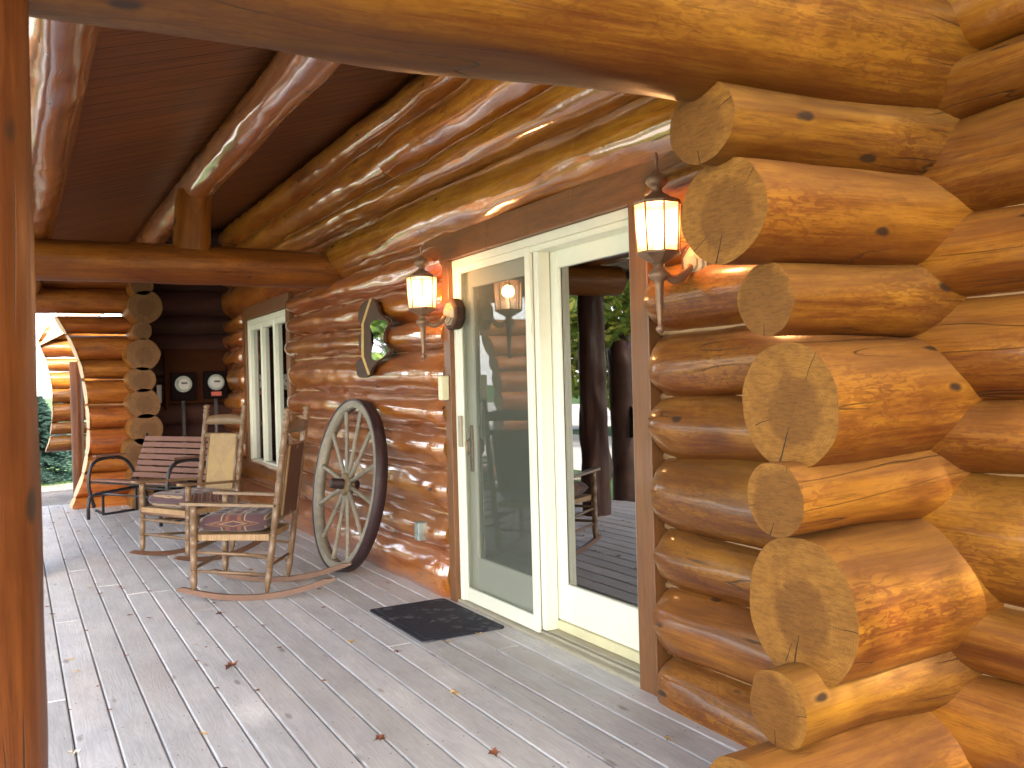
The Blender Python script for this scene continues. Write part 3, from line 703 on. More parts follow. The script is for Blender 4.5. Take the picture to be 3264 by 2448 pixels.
# ------------------------------------------------------------------ lanterns
def lantern(loc,label):
    """origin at the lamp centre; backplate toward +x (wall)"""
    root=empty('wall_lantern',loc,label=label,cat='lantern',group='brass wall lanterns beside the door')
    S=8; 
    g=MB(); g.lathe((0,0,-.095),(0,0,.085),[(0,.080),(1,.088)],S,smooth=False,rot=PI/8,cap=False); 
    gl=g.build('glass_panels',M['lampglass'],root)
    m=MB()
    for k in range(S):
        a=2*PI*k/S+PI/8
        m.tube([(.082*math.cos(a),.082*math.sin(a),-.097),(.091*math.cos(a),.091*math.sin(a),.087)],.0035,6)
    m.lathe((0,0,.083),(0,0,.105),[(0,.092),(.5,.095),(1,.07)],S,smooth=False,rot=PI/8)
    m.lathe((0,0,-.135),(0,0,-.093),[(0,.030),(.45,.062),(.8,.086),(1,.086)],S,smooth=False,rot=PI/8)
    m.build('cage',M['brass'],root)
    m=MB(); m.lathe((0,0,.100),(0,0,.285),[(0,.066),(.10,.045),(.17,.022),(.24,.018),(.30,.030),(.38,.043),(.48,.040),(.56,.022),(.62,.010),(.68,.007),(.8,.005),(.88,.009),(.94,.006),(1,.002)],16)
    m.build('finial',M['brass'],root)
    m=MB(); m.lathe((0,0,-.135),(0,0,-.405),[(0,.026),(.05,.020),(.10,.032),(.16,.042),(.21,.036),(.25,.020),(.30,.017),(.6,.014),(.84,.009),(.87,.010),(.92,.019),(.95,.014),(1,.002)],14)
    m.build('tail_spike',M['brass'],root)
    m=MB(); pts=[]
    for k in range(13):
        t=k/12; pts.append((.02+.12*t,-.02*t,-.170-.040*math.sin(t*PI)+.03*t))
    m.tube(pts,[.009+.004*math.sin(k/12*PI) for k in range(13)],10,flat=1.4)
    m.build('scroll_arm',M['brass'],root)
    m=MB(); m.lathe((.142,-.02,-.13),(.165,-.02,-.13),[(0,.030),(.25,.034),(.3,.055),(.7,.062),(.75,.072),(1,.074)],8,smooth=False,rot=PI/8); m.build('backplate',M['brass2'],root)
    m=MB(); m.lathe((.165,-.02,-.13),(.235,-.02,-.13),[(0,.092),(.15,.100),(.7,.100),(1,.09)],8,smooth=False,rot=PI/8); m.build('mounting_block',M['dkwood'],root)
    m=MB(); m.lathe((0,0,-.09),(0,0,-.02),[(0,.013),(.5,.013),(.8,.02),(1,.016)],12); m.build('bulb',M['bulb'],root)
    ld=bpy.data.lights.new('lantern_light','POINT'); ld.energy=19; ld.color=(1,.55,.25); ld.shadow_soft_size=.04
    lo=link(bpy.data.objects.new('lantern_light',ld)); lo.parent=root; lo.location=(0.0,0,.02)
    return root
lantern((2.135,2.685,1.905),'large lit brass lantern near the camera, just left of the log ends')
lantern((2.135,4.93,1.885),'smaller looking lit brass lantern beyond the door, beside the hourglass mirror')
# ------------------------------------------------------------------ hourglass mirror
mr=empty('hourglass_mirror',(2.22,6.03,1.68),label='dark hourglass wooden mirror with yellow inlay hung on the logs',cat='mirror')
out=[(6.08,1.955),(5.963,1.927),(5.902,1.857),(5.80,1.80),(5.702,1.768),(5.72,1.735),(5.793,1.70),(5.81,1.667),(5.798,1.637),(5.75,1.60),(5.685,1.575),(5.718,1.549),(5.83,1.53),(5.929,1.505),(6.049,1.461),(6.121,1.409),(6.22,1.395),(6.336,1.401),(6.388,1.439),(6.374,1.507),(6.30,1.535),(6.234,1.551),(6.29,1.60),(6.317,1.64),(6.313,1.695),(6.26,1.725),(6.219,1.744),(6.29,1.80),(6.319,1.855),(6.259,1.917)]
def smooth(p,k=4):
    n=len(p); o=[]
    for i in range(n):
        a,b,c,d=p[i-1],p[i],p[(i+1)%n],p[(i+2)%n]
        for j in range(k):
            t=j/k; o.append(tuple(.5*((2*b[q])+(c[q]-a[q])*t+(2*a[q]-5*b[q]+4*c[q]-d[q])*t*t+(3*b[q]-a[q]-3*c[q]+d[q])*t**3) for q in (0,1)))
    return o
def loc(pts,x): return [(x,y-6.03,z-1.68) for y,z in pts]
mb=MB(); mb.prism(loc(smooth(out),0),(.022,0,0)); mb.build('frame',M['dkwood'],mr)
mb=MB(); ye=[(6.04,1.95),(6.215,1.786),(6.234,1.551),(6.11,1.415)]
for a,b in zip(ye,ye[1:]): mb.prism(loc([(a[0]-.024,a[1]),(a[0]+.024,a[1]),(b[0]+.024,b[1]),(b[0]-.024,b[1])],-.004),(.003,0,0))
mb.build('inlay_strip',M['inlay'],mr)
mi=[(5.957,1.792),(5.83,1.785),(5.712,1.757),(5.793,1.70),(5.812,1.667),(5.800,1.637),(5.695,1.577),(5.80,1.535),(5.912,1.512),(6.00,1.52),(6.042,1.55),(6.00,1.61),(5.984,1.653),(6.0,1.70),(6.052,1.763)]
mb=MB(); mb.prism(loc(smooth(mi),-.006),(.0055,0,0)); mb.build('mirror_glass',M['mirror'],mr)
mb=MB(); mb.box(.0,.05,-.02,.02,-.05,.05); mb.build('hanger',M['dkwood'],mr)
# ------------------------------------------------------------------ outlet
ol=empty('outlet_cover',(2.225,5.30,.40),label='small grey metal outlet cover low on the logs right of the wheel',cat='outlet')
mb=MB(); mb.box(-.012,.10,-.035,.035,-.058,.058,bev=.004); mb.build('cover',M['greym'],ol)
mb=MB(); mb.box(-.017,-.0125,-.022,.022,-.045,-.005,bev=.002); mb.box(-.017,-.0125,-.022,.022,.005,.045,bev=.002); mb.build('flap',M['greym'],ol)
# ------------------------------------------------------------------ wagon wheel
wh=empty('wagon_wheel',(2.095,6.29,.622)); tag(wh,'weathered grey wooden wagon wheel with black iron tyre leaning on the logs','wagon wheel')
wh.rotation_euler=(0,math.radians(90+9.0),math.radians(2))
# local z = axle, built flat in local xy
def ringm(mb,r0,r1,z0,z1,seg=72,mat=0):
    b=len(mb.v)
    for k in range(seg):
        a=2*PI*k/seg
        for r,z in ((r0,z0),(r1,z0),(r1,z1),(r0,z1)): mb.v.append((r*math.cos(a),r*math.sin(a),z))
    for k in range(seg):
        k2=(k+1)%seg
        for j in range(4):
            j2=(j+1)%4; mb.face((b+k*4+j,b+k2*4+j,b+k2*4+j2,b+k*4+j2),mat,j in (1,3))
mb=MB(); ringm(mb,.560,.609,-.036,.036); mb.build('felloe_rim',M['spoke'],wh)
mb=MB(); ringm(mb,.6095,.624,-.042,.042); mb.build('iron_tyre',M['iron'],wh)
for k in range(12):
    a=2*PI*k/12+.17; c,s=math.cos(a),math.sin(a)
    mb=MB(); mb.lathe((.06*c,.06*s,0),(.568*c,.568*s,0),[(0,.020),(.2,.016),(.5,.0145),(.9,.016),(1,.018)],10); mb.build('spoke',M['spoke'],wh)
mb=MB(); mb.lathe((0,0,-.035),(0,0,.035),[(0,.068),(.15,.082),(.85,.082),(1,.068)],24); mb.build('hub',M['hub'],wh)
mb=MB(); mb.lathe((0,0,-.13),(0,0,.085),[(0,.030),(.02,.036),(.6,.040),(.98,.036),(1,.030)],18); mb.build('axle_box',M['iron'],wh)
# ------------------------------------------------------------------ door mat
mb=MB(); 
def rrect(x0,x1,y0,y1,r,z):
    p=[]
    for cx,cy,a0 in ((x1-r,y1-r,0),(x0+r,y1-r,90),(x0+r,y0+r,180),(x1-r,y0+r,270)):
        for k in range(5): a=math.radians(a0+22.5*k); p.append((cx+r*math.cos(a),cy+r*math.sin(a),z))
    return p
mb.prism(rrect(-.245,.245,-.40,.40,.03,0),(0,0,.007)); mb.prism(rrect(-.215,.215,-.37,.37,.02,.0071),(0,0,.003))
o=mb.build('door_mat',M['mat'],loc=(2.05,4.68,.001)); o.rotation_euler=(0,0,math.radians(.5)); tag(o,'dark navy rubber door mat with embossed pattern lying before the screen door','door mat')
# ------------------------------------------------------------------ rocking chairs
def turned(base=.0215,n=3,cuts=((.2,3),(.45,4),(.6,3),(.8,4)),tip=True):
    p=[(0,base*.55),(.04,base*.8),(.07,base)]
    for c,k in cuts:
        for j in range(k):
            t=c+j*.013; p+=[(t-.004,base),(t-.0015,base*.78),(t+.0015,base*.78),(t+.004,base)]
    return sorted(p)
def make_chair(loc,heading,label,cushlab,cm):
    root=empty('rocking_chair',loc,heading,label=label,cat='rocking chair',group='oak rocking chairs on the porch')
    zr=lambda x:.012+((x+.10)**2)/(2*1.35)
    for s in (-1,1):
        yb=.265*s
        # front post
        m=MB(); fx=.235; z0=zr(fx)+.02
        m.lathe((fx,.28*s,z0),(fx-.015,.285*s,.615),turned()+[(1,.0215)],16); m.build('front_post',M['chair'],root)
        # rear post with ball finial
        bx=-.215; m=MB(); z1=zr(bx)+.02
        pr=turned(.0215,cuts=((.12,2),(.30,4),(.47,4),(.60,3),(.72,3),(.86,3)))
        pr+=[(.935,.0235),(.943,.013),(.950,.024),(.958,.024),(.965,.013),(.974,.023),(.985,.026),(.995,.014),(1.0,.003)]
        m.lathe((bx,.235*s,z1),(bx-.165,.235*s,1.215),pr,16); m.build('rear_post',M['chair'],root)
        # rocker
        m=MB(); P=[]
        xs=[.345-(1.005)*k/28 for k in range(29)]
        for x in xs:
            y=(.262+.02*(x-.0)/.5)*s; z=zr(x); h=.034 if x<.305 else .034*max(.35,(.345-x)/.04)
            if x<-.6: h*=max(.4,(x+.66)/.06)
            P.append((x,y,z,h))
        b=len(m.v)
        for x,y,z,h in P:
            for dy,dz in ((-.014,-.012),(.014,-.012),(.014,h-.012),(-.014,h-.012)): m.v.append((x,y+dy,z+dz))
        for i in range(len(P)-1):
            for j in range(4):
                j2=(j+1)%4; m.face((b+i*4+j,b+(i+1)*4+j,b+(i+1)*4+j2,b+i*4+j2),0,False)
        m.face((b,b+1,b+2,b+3)); e=b+(len(P)-1)*4; m.face((e+3,e+2,e+1,e)); m.build('rocker',M['chair2'],root)
        # arm
        m=MB(); ol=[]; 
        for x,w in ((.29,.018),(.30,.030),(.285,.036),(.20,.034),(.05,.028),(-.10,.024),(-.285,.022)): ol.append((x,w))
        pts=[(x,.283*s+w-(.0 if x>.0 else .03*s*(-x/.28)),.615-.03*(.29-x)/.57) for x,w in ol]+[(x,.283*s-w-(.0 if x>.0 else .03*s*(-x/.28)),.615-.03*(.29-x)/.57) for x,w in ol[::-1]]
        m.prism(pts,(0,0,.018)); m.build('arm',M['chair'],root)
        for z,r in ((.155,.0095),(.275,.0095)):
            m=MB(); m.lathe((.232,.28*s,z+.04),(-.225,.238*s,z+.0),[(0,.008),(.5,.012),(1,.008)],10); m.build('side_rung',M['chair'],root)
    for z in (.19,.305):
        m=MB(); m.lathe((.232,-.28,z+.02),(.232,.28,z+.02),[(0,.008),(.2,.012),(.5,.013),(.8,.012),(1,.008)],10); m.build('front_rung',M['chair'],root)
    m=MB(); m.lathe((-.225,-.238,.20),(-.225,.238,.20),[(0,.008),(.5,.012),(1,.008)],10); m.build('rear_rung',M['chair2'],root)
    # seat frame + woven seat
    m=MB(); m.prism([(.245,-.27,.385),(.245,.27,.385),(-.235,.225,.37),(-.235,-.225,.37)],(0,0,.038)); 
    m.build('seat',M['seatw'],root)
    m=MB(); m.lathe((.235,-.275,.375),(.235,.275,.375),[(0,.013),(1,.013)],10); m.build('seat_rail',M['chair2'],root)
    # back
    def bx(z): return -.215-.165*(z-.05)/1.165
    def slat(z0,z1,arch,name,my='chair'):
        m=MB(); n=12; th=.007
        f=[];bk=[]
        for k in range(n+1):
            y=-.225+.45*k/n; cur=-.022*math.cos(y/.225*PI/2); top=z1+arch*max(0,math.cos(y/.225*PI/2))**.6 if arch else z1
            f.append(((bx(z0)+cur+th,y,z0),(bx(top)+cur+th,y,top),(bx(top)+cur-th,y,top),(bx(z0)+cur-th,y,z0)))
        b=len(m.v)
        for q in f: m.v+=list(q)
        for i in range(n):
            for j in range(4):
                j2=(j+1)%4; m.face((b+i*4+j,b+(i+1)*4+j,b+(i+1)*4+j2,b+i*4+j2),0,j in(0,2))
        m.build(name,M[my],root)
    slat(1.045,1.105,.025,'top_slat'); slat(.935,.975,0,'back_slat'); slat(.50,.535,0,'back_slat')
    for s in (-1,1):
        m=MB(); m.lathe((bx(.50)-.010,.175*s,.50),(bx(.97)-.010,.175*s,.975),[(0,.010),(1,.010)],10); m.build('back_spindle',M['chair'],root)
    m=MB(); zc0=.70; q=math.atan2(.165,1.165)
    m.box(-.012,.012,-.165,.165,-.19,.275,bev=.008)
    m.box(-.0165,-.0125,-.150,.150,-.185,.27,mat=1)
    o=m.build('back_panel',[M['woven'],M['wback']],root,loc=(bx(zc0)-.012,0,zc0)); o.rotation_euler=(0,-q,0)
    # cushion: a thing of its own
    m=MB(); nx,ny=26,26; a,b2,h=.225,.245,.062
    ca,sa=math.cos(heading),math.sin(heading)
    grid=[]
    for side in (1,-1):
        g=[]
        for i in range(nx+1):
            row=[]
            for j in range(ny+1):
                u=-1+2*i/nx; v=-1+2*j/ny
                e=(1-abs(u)**6)*(1-abs(v)**6); e=max(0,e)**.45
                tuft=1.0
                if side==1:
                    for tu in (-.5,0,.5):
                        for tv in (-.5,0,.5): tuft-=.42*math.exp(-((u-tu)**2+(v-tv)**2)/.018)
                x=u*a*(1-.03*abs(v)**4); y=v*b2*(1-.10*(1-u)/2)
                row.append(m.v.__len__()); m.v.append((x,y,side*h*e*tuft+.006*noise.noise(Vector((u*2,v*2,side)))))
            g.append(row)
        grid.append(g)
    for si,g in enumerate(grid):
        for i in range(nx):
            for j in range(ny):
                m.face((g[i][j],g[i+1][j],g[i+1][j+1],g[i][j+1]) if si==0 else (g[i][j],g[i][j+1],g[i+1][j+1],g[i+1][j]),0,True)
    c=m.build('seat_cushion',cm,None,fix=False); lx=-.005
    c.location=(loc[0]+lx*ca,loc[1]+lx*sa,.480); c.rotation_euler=(0,math.radians(0),heading)
    tag(c,cushlab,'cushion','striped cushions on the rocking chairs')
    return root
make_chair((1.30,6.05,0),math.radians(149),'nearer oak rocking chair, its back toward the wagon wheel','maroon and tan striped tufted cushion on the nearer rocking chair',M['cush2'])
make_chair((1.19,7.50,0),math.radians(208),'farther oak rocking chair facing the camera, partly hidden behind the nearer one','rust striped cushion on the farther rocking chair',M['cush1'])
# ------------------------------------------------------------------ glider bench
gx,gy=.65,10.35; ev=Vector((.50,-.866,0)); nv=Vector((.866,.50,0))
gl=empty('glider_bench',(0,0,0)); 
ang=math.atan2(ev.y,ev.x)      # local x along the bench (from left end as seen), local y toward its back
gl.location=(gx,gy,0); gl.rotation_euler=(0,0,ang); tag(gl,'red slatted glider bench with curved black metal frame at the end of the porch','bench')
W=1.25
for k in range(6):
    y=.02+k*.085; z=.42-.010*k
    m=MB(); m.box(0.02,W-.02,y,y+.068,z-.011,z+.011,bev=.003); m.build('seat_slat',M['slat'],gl)
for k in range(7):
    t=.05+k*.074; y=.50+t*.36; z=.39+t*.86
    q=Matrix.Translation((0,y,z))@Matrix.Rotation(math.radians(67),4,'X')
    m=MB(); m.box(0.02,W-.02,-.027,.027,-.009,.009,M=q,bev=.003); m.build('back_slat',M['slat'],gl)
for x in (.0,W):
    # curved arm loop
    m=MB(); pts=[]
    for y,z in ((.06,.10),(.0,.30),(-.01,.44),(.02,.56),(.07,.615),(.16,.64),(.30,.645),(.42,.62),(.50,.54),(.56,.42),(.60,.33)): pts.append((x,y,z))
    P=[]
    for i in range(len(pts)-1):
        for k in range(4):
            t=k/4; P.append(tuple(pts[i][c]*(1-t)+pts[i+1][c]*t for c in range(3)))
    P.append(pts[-1]); P=[tuple(sum(P[min(max(i+d,0),len(P)-1)][c] for d in (-2,-1,0,1,2))/5 for c in range(3)) for i in range(len(P))]
    m.tube(P,.019,10); m.build('arm_frame',M['black'],gl)
    m=MB(); m.box(x-.032,x+.032,.06,.42,.655,.675,bev=.005); m.build('armrest',M['slat'],gl)
    m=MB(); m.tube([(x,.02,.40),(x,.5,.36),(x,.62,.50),(x,.72,.87)],.014,8); m.build('seat_frame',M['black'],gl)
    # base
    m=MB(); xi=x+(.05 if x==0 else -.05)
    m.tube([(xi,-.05,.02),(xi,-.05,.18),(xi,-.03,.24),(xi,.03,.27),(xi,.55,.30),(xi,.62,.27),(xi,.65,.20),(xi,.66,.02)],.018,10)
    m.tube([(x,.06,.10),(xi,.12,.06),(xi,.14,.05),(xi,.5,.05)],.014,8)
    for yy in (.12,.52): m.box(xi-.008,xi+.008,yy-.012,yy+.012,.04,.30)
    m.build('base_frame',M['black'],gl)
m=MB(); m.tube([(.05,.10,.27),(W-.05,.10,.27)],.011,8); m.tube([(.05,.56,.28),(W-.05,.56,.28)],.011,8); m.tube([(.0,.12,.385),(W,.12,.385)],.012,8); m.tube([(W/2,.58,.46),(W/2,.71,.86)],.010,8); m.build('cross_bar',M['black'],gl)
# ------------------------------------------------------------------ far screen wall with round arch
ARCH=[(-.5,.640),(.0,.545),(.068,.565),(.357,.67),(.732,.738),(1.166,.738),(1.656,.677),(1.98,.563),(2.195,.448),(2.274,.417),(3.2,.417)]
ARCHS=[]
for i in range(len(ARCH)-1):
    p=[ARCH[max(i-1,0)],ARCH[i],ARCH[i+1],ARCH[min(i+2,len(ARCH)-1)]]
    for k in range(5):
        t=k/5; z_=p[1][0]+(p[2][0]-p[1][0])*t
        ARCHS.append((z_,.5*(2*p[1][1]+(p[2][1]-p[0][1])*t+(2*p[0][1]-5*p[1][1]+4*p[2][1]-p[3][1])*t*t+(3*p[1][1]-p[0][1]-3*p[2][1]+p[3][1])*t**3)))
ARCHS.append(ARCH[-1])
def arch(z,dx=0):
    for (a,b),(c,d) in zip(ARCHS,ARCHS[1:]):
        if z<=c: t=max(0,(z-a)/(c-a)); return b+(d-b)*t
    return ARCH[-1][1]
fw=empty('arched_log_wall',(1.3,11.6,0),label='log wall with big curved doorway cut at the end of the porch',cat='log wall')
gz=[-.12,.12,.396,.605,.908,1.194,1.49,1.717,2.02,2.25,2.56,2.80,3.05,3.36]
for i in range(len(gz)-1):
    a,b=gz[i],gz[i+1]; zc_=(a+b)/2; h=(b-a)/2
    gp={2.25:.032,2.02:.020,1.49:.014,1.194:.012,.908:.006}
    lo=a+gp[a]/2 if a in gp else a-.05*h; hi=b-gp[b]/2 if b in gp else b+.05*h
    zc_=(lo+hi)/2; h=(hi-lo)/2/1.1; gap=1.0
    if i<9:
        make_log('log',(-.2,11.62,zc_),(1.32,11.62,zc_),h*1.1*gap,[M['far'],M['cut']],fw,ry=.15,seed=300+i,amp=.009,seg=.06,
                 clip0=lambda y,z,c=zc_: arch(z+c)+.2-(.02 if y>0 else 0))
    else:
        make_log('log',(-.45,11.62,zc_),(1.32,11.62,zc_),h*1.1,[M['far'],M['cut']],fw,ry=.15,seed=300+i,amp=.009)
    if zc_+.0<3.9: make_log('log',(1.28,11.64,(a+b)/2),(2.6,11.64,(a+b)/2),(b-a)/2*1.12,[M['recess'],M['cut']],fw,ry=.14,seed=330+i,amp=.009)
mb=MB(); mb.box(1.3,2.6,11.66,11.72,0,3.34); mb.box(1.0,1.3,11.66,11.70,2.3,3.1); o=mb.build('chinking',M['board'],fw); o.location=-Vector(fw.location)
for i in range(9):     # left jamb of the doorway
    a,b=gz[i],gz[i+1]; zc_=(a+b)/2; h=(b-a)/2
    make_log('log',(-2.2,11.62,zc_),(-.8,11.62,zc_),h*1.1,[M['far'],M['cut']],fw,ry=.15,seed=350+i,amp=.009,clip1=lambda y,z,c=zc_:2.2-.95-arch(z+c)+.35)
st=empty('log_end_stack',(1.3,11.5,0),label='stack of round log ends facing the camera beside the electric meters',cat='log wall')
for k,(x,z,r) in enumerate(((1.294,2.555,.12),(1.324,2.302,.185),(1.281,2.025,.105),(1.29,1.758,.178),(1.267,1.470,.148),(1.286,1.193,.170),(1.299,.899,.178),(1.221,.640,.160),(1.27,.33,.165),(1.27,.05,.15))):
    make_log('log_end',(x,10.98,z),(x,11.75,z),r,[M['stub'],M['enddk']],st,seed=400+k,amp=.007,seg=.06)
# ------------------------------------------------------------------ meters
mbn=empty('meter_board',(1.95,11.42,0),label='brown backing board behind the two electric meters',cat='board')
mb=MB(); mb.box(1.60,2.28,11.44,11.49,1.18,1.80,bev=.005); mb.box(1.57,1.61,11.43,11.50,1.10,1.83,bev=.004); mb.box(1.57,2.30,11.425,11.505,1.80,1.835,bev=.004); o=mb.build('board',M['board'],mbn); o.location=-Vector(mbn.location)
for k,(x,z,lab) in enumerate(((1.77,1.412,'brown electric meter beside the stacked log ends'),(2.15,1.425,'brown electric meter with a small red label, nearer the window'))):
    r=empty('electric_meter',(x,11.38,z),label=lab,cat='electric meter',group='electric meters on the back wall')
    m=MB(); m.box(-.14,.14,-.03,.06,-.20,.14,bev=.008); m.build('box',M['meterbox'],r)
    m=MB(); m.lathe((0,-.03,0),(0,-.10,0),[(0,.085),(.3,.085),(.9,.075),(1,.06)],24); m.build('dial',M['dial'],r)
    m=MB(); m.lathe((0,-.02,0),(0,-.045,0),[(0,.098),(1,.098)],24,cap=True); m.build('collar',M['greym'],r)
    m=MB(); m.box(-.035,.035,-.104,-.1005,.0,.022)
    for q in range(4): m.box(-.03+q*.016,-.02+q*.016,-.106,-.1042,.004,.018)
    m.build('register',M['inkdk'],r)
    m=MB(); m.lathe((.0,.01,-.20),(.0,.01,-1.35),[(0,.022),(1,.022)],12); m.build('conduit',M['conduit'],r)
    if k: m=MB(); m.box(-.06,.06,-.034,-.0305,-.165,-.115); m.build('label_plate',M['redlab'],r)
m=MB(); m.box(-.03,.03,-.02,.02,-.11,.11,bev=.004); o=m.build('switch_box',M['conduit'],loc=(1.50,11.42,1.30)); tag(o,'narrow grey box on the wall between the log ends and the meters','electrical box')
# ------------------------------------------------------------------ second log wall beyond the arch
w2=empty('outer_log_wall',(1.2,14.6,0),label='sunlit log wall seen through the curved doorway',cat='log wall')
A2=[(.2,.30),(.494,.351),(.678,.42),(1.045,.459),(1.421,.462),(1.812,.40),(2.013,.328),(2.1,.30),(2.4,.46)]
def arch2(z):
    if z<=A2[0][0]: return A2[0][1]
    for (a,b),(c,d) in zip(A2,A2[1:]):
        if z<=c: return b+(d-b)*(z-a)/(c-a)
    return A2[-1][1]
zz=.50
for k in range(8):
    h=(.115,.10,.13,.11,.12,.105,.12,.11)[k]; c=zz+h
    make_log('log',(0,14.6,c),(1.9,14.6,c),h*(.93 if k%2 else 1.03),[M['near'],M['cut']],w2,ry=.13,seed=500+k,amp=.008,clip0=lambda y,z,c=c:arch2(z+c)); zz+=2*h
mb=MB(); mb.prism([(.30,14.4,2.02),(1.9,14.4,2.9),(1.9,14.4,3.1),(.62,14.4,2.62),(.40,14.4,2.16)],(0,.3,0)); o=mb.build('gable_board',M['cut'],w2); o.location=-Vector(w2.location)
p2=make_log('porch_post',(.76,14.1,-.3),(.76,14.1,1.78),.085,[M['post'],M['cut']],seed=520,amp=.003,up=(1,0,0)); tag(p2,'square-looking red post seen inside the curved doorway','post')
# ------------------------------------------------------------------ trees
def crown_mesh(name,mt,centers,n,size,seed,parent,hole=.0):
    rr=random.Random(seed); mb=MB(); me_v=mb.v
    for _ in range(n):
        cx,cy,cz,rad=rr.choice(centers)
        while True:
            p=Vector((rr.uniform(-1,1),rr.uniform(-1,1),rr.uniform(-1,1)))
            if .15<p.length<1: break
        p=p*(p.length**-.35)*rad; p.z*=.8
        c=Vector((cx,cy,cz))+p
        nrm=Vector((rr.gauss(0,1),rr.gauss(0,1),rr.gauss(0,1)+.6)).normalized()
        a=nrm.orthogonal().normalized(); a.rotate(Matrix.Rotation(rr.uniform(0,6.28),3,nrm)); b=nrm.cross(a)
        s=size*rr.uniform(.6,1.35)
        k=len(me_v); me_v+= [tuple(c-a*s),tuple(c+b*s*.45),tuple(c+a*s),tuple(c-b*s*.45)]
        mb.face((k,k+1,k+2,k+3))
    return mb.build(name,mt,parent,fix=False)
def tree(x,y,h,rad,mt,n,size,seed,label,trunk_r=.22,group='trees around the yard',low=.35):
    rr=random.Random(seed); root=empty('broadleaf_tree',(x,y,-.26),label=label,cat='tree',group=group)
    m=MB(); pts=[(0,0,0)]+[(rr.uniform(-.25,.25)*t,rr.uniform(-.25,.25)*t,h*.85*t) for t in (.2,.4,.6,.8,1)]
    m.tube(pts,[trunk_r*1.25,trunk_r,trunk_r*.8,trunk_r*.6,trunk_r*.4,trunk_r*.15],12)
    cs=[]
    for k in range(16):
        a=rr.uniform(0,6.28); t=rr.uniform(low,1); q=rad*rr.uniform(.25,.85)*(1.15-.55*t)
        c=(q*math.cos(a),q*math.sin(a),h*t); cs.append((*c,rad*rr.uniform(.28,.48)))
        base=(0,0,h*t*.72); m.tube([base,tuple((base[i]+c[i])/2+rr.uniform(-.1,.1) for i in range(3)),c],[trunk_r*.35,trunk_r*.22,.02],7)
    m.build('trunk',M['bark'],root); crown_mesh('crown',mt,cs,n,size,seed,root)
    return root
def conifer(x,y,h,r,seed,label,n=900):
    rr=random.Random(seed); root=empty('spruce_tree',(x,y,-.26),label=label,cat='tree')
    m=MB(); m.lathe((0,0,0),(0,0,h),[(0,.09*h/3),(1,.01)],10); m.build('trunk',M['bark'],root)
    mb=MB()
    for k in range(n):
        t=rr.random()**.8; z=h*(.05+.93*t); rr_=r*(1-t)*rr.uniform(.75,1.1)+.05; a=rr.uniform(0,6.28)
        d=Vector((math.cos(a),math.sin(a),-.18)); sd=Vector((-math.sin(a),math.cos(a),0))
        for q in range(7):
            f=(q+1)/7; c=Vector((0,0,z))+d*rr_*f; 
            for s_ in (-1,1):
                e=c+(d*.10+sd*s_*.10*(1.2-f)+Vector((0,0,.02)))*1.3; i=len(mb.v)
                mb.v+=[tuple(c),tuple(c+d*.05),tuple(e),tuple(e-d*.05-Vector((0,0,.03)))]; mb.face((i,i+1,i+2,i+3))
    mb.build('crown',M['needle'],root,fix=False); return root
tree(-10.5,11.0,7.5,3.0,M['leafg'],5200,.16,1,'green tree across the driveway straight out from the far tie beam')
tree(-11.5,16.5,8.5,3.2,M['leafy'],5200,.16,2,'yellowing tree across the driveway, second one past the fence middle')
tree(-10.6,21.0,6.5,3.2,M['leafy'],9000,.15,3,'large trunked green tree farther up the driveway',trunk_r=.40,low=.22)
tree(-14,5.5,9,3.4,M['leafg'],4200,.2,4,'green tree out beyond the fence level with the doors',low=.3)
tree(-21,17,10,4.0,M['leafy'],4200,.22,5,'tall yellowing tree farthest out beyond the fence')
SUN=Vector((-.16,-.80,.60)).normalized()
def shade_tree():  # unseen behind the camera; crown spread as a disc across the sun for shade
    rr=random.Random(21); c0=Vector((1.2,1.6,1.3))+SUN*13.0; a=SUN.cross(Vector((0,0,1))).normalized(); b=a.cross(SUN)
    root=empty('broadleaf_tree',(c0.x,c0.y,-.26),label='unseen tall leafy tree, crown shaped for shading the near end of the porch',cat='tree')
    m=MB(); m.tube([(0,0,0),(.1,.1,3),(-.1,0,6),(0,0,9.5)],[.38,.28,.2,.05],12); cs=[]
    for k in range(44):
        q=4.6*math.sqrt(rr.random()); t=rr.uniform(0,6.28); p=a*q*math.cos(t)+b*q*math.sin(t)+SUN*rr.uniform(-1,1)
        c=Vector((0,0,c0.z+.26))+p; cs.append((*c,rr.uniform(1.0,1.5)))
        m.tube([(0,0,max(2.5,c.z*.7)),tuple(Vector((0,0,max(2.5,c.z*.7)))*.5+c*.5),tuple(c)],[.07,.04,.01],6)
    m.build('trunk',M['bark'],root); crown_mesh('crown',M['leafg'],cs,34000,.16,77,root)
shade_tree()
conifer(.25,18.4,1.6,1.2,11,'blue-green spruce on the grass beyond the curved doorway',800)
tree(-8.4,33.,5.2,2.8,M['leafg'],7000,.2,12,'small dense tree far up beside the driveway',low=.15)
# ------------------------------------------------------------------ fence across the driveway
fn=empty('rail_fence',(-9.6,10,-.26),label='pale split rail fence across the driveway',cat='fence')
for k in range(7):
    y=-8+k*3.0
    m=MB(); m.lathe((0,y,0),(0,y,1.25),[(0,.075),(.96,.07),(1,.05)],8); m.build('fence_post',M['rail'],fn)
    if k<6:
        for z in (.35,.72,1.08):
            m=MB(); m.lathe((.02,y+.0,z+R.uniform(-.03,.03)),(.02,y+3.0,z+R.uniform(-.03,.03)),[(0,.035),(.2,.05),(.8,.05),(1,.035)],7); m.build('rail',M['rail'],fn)
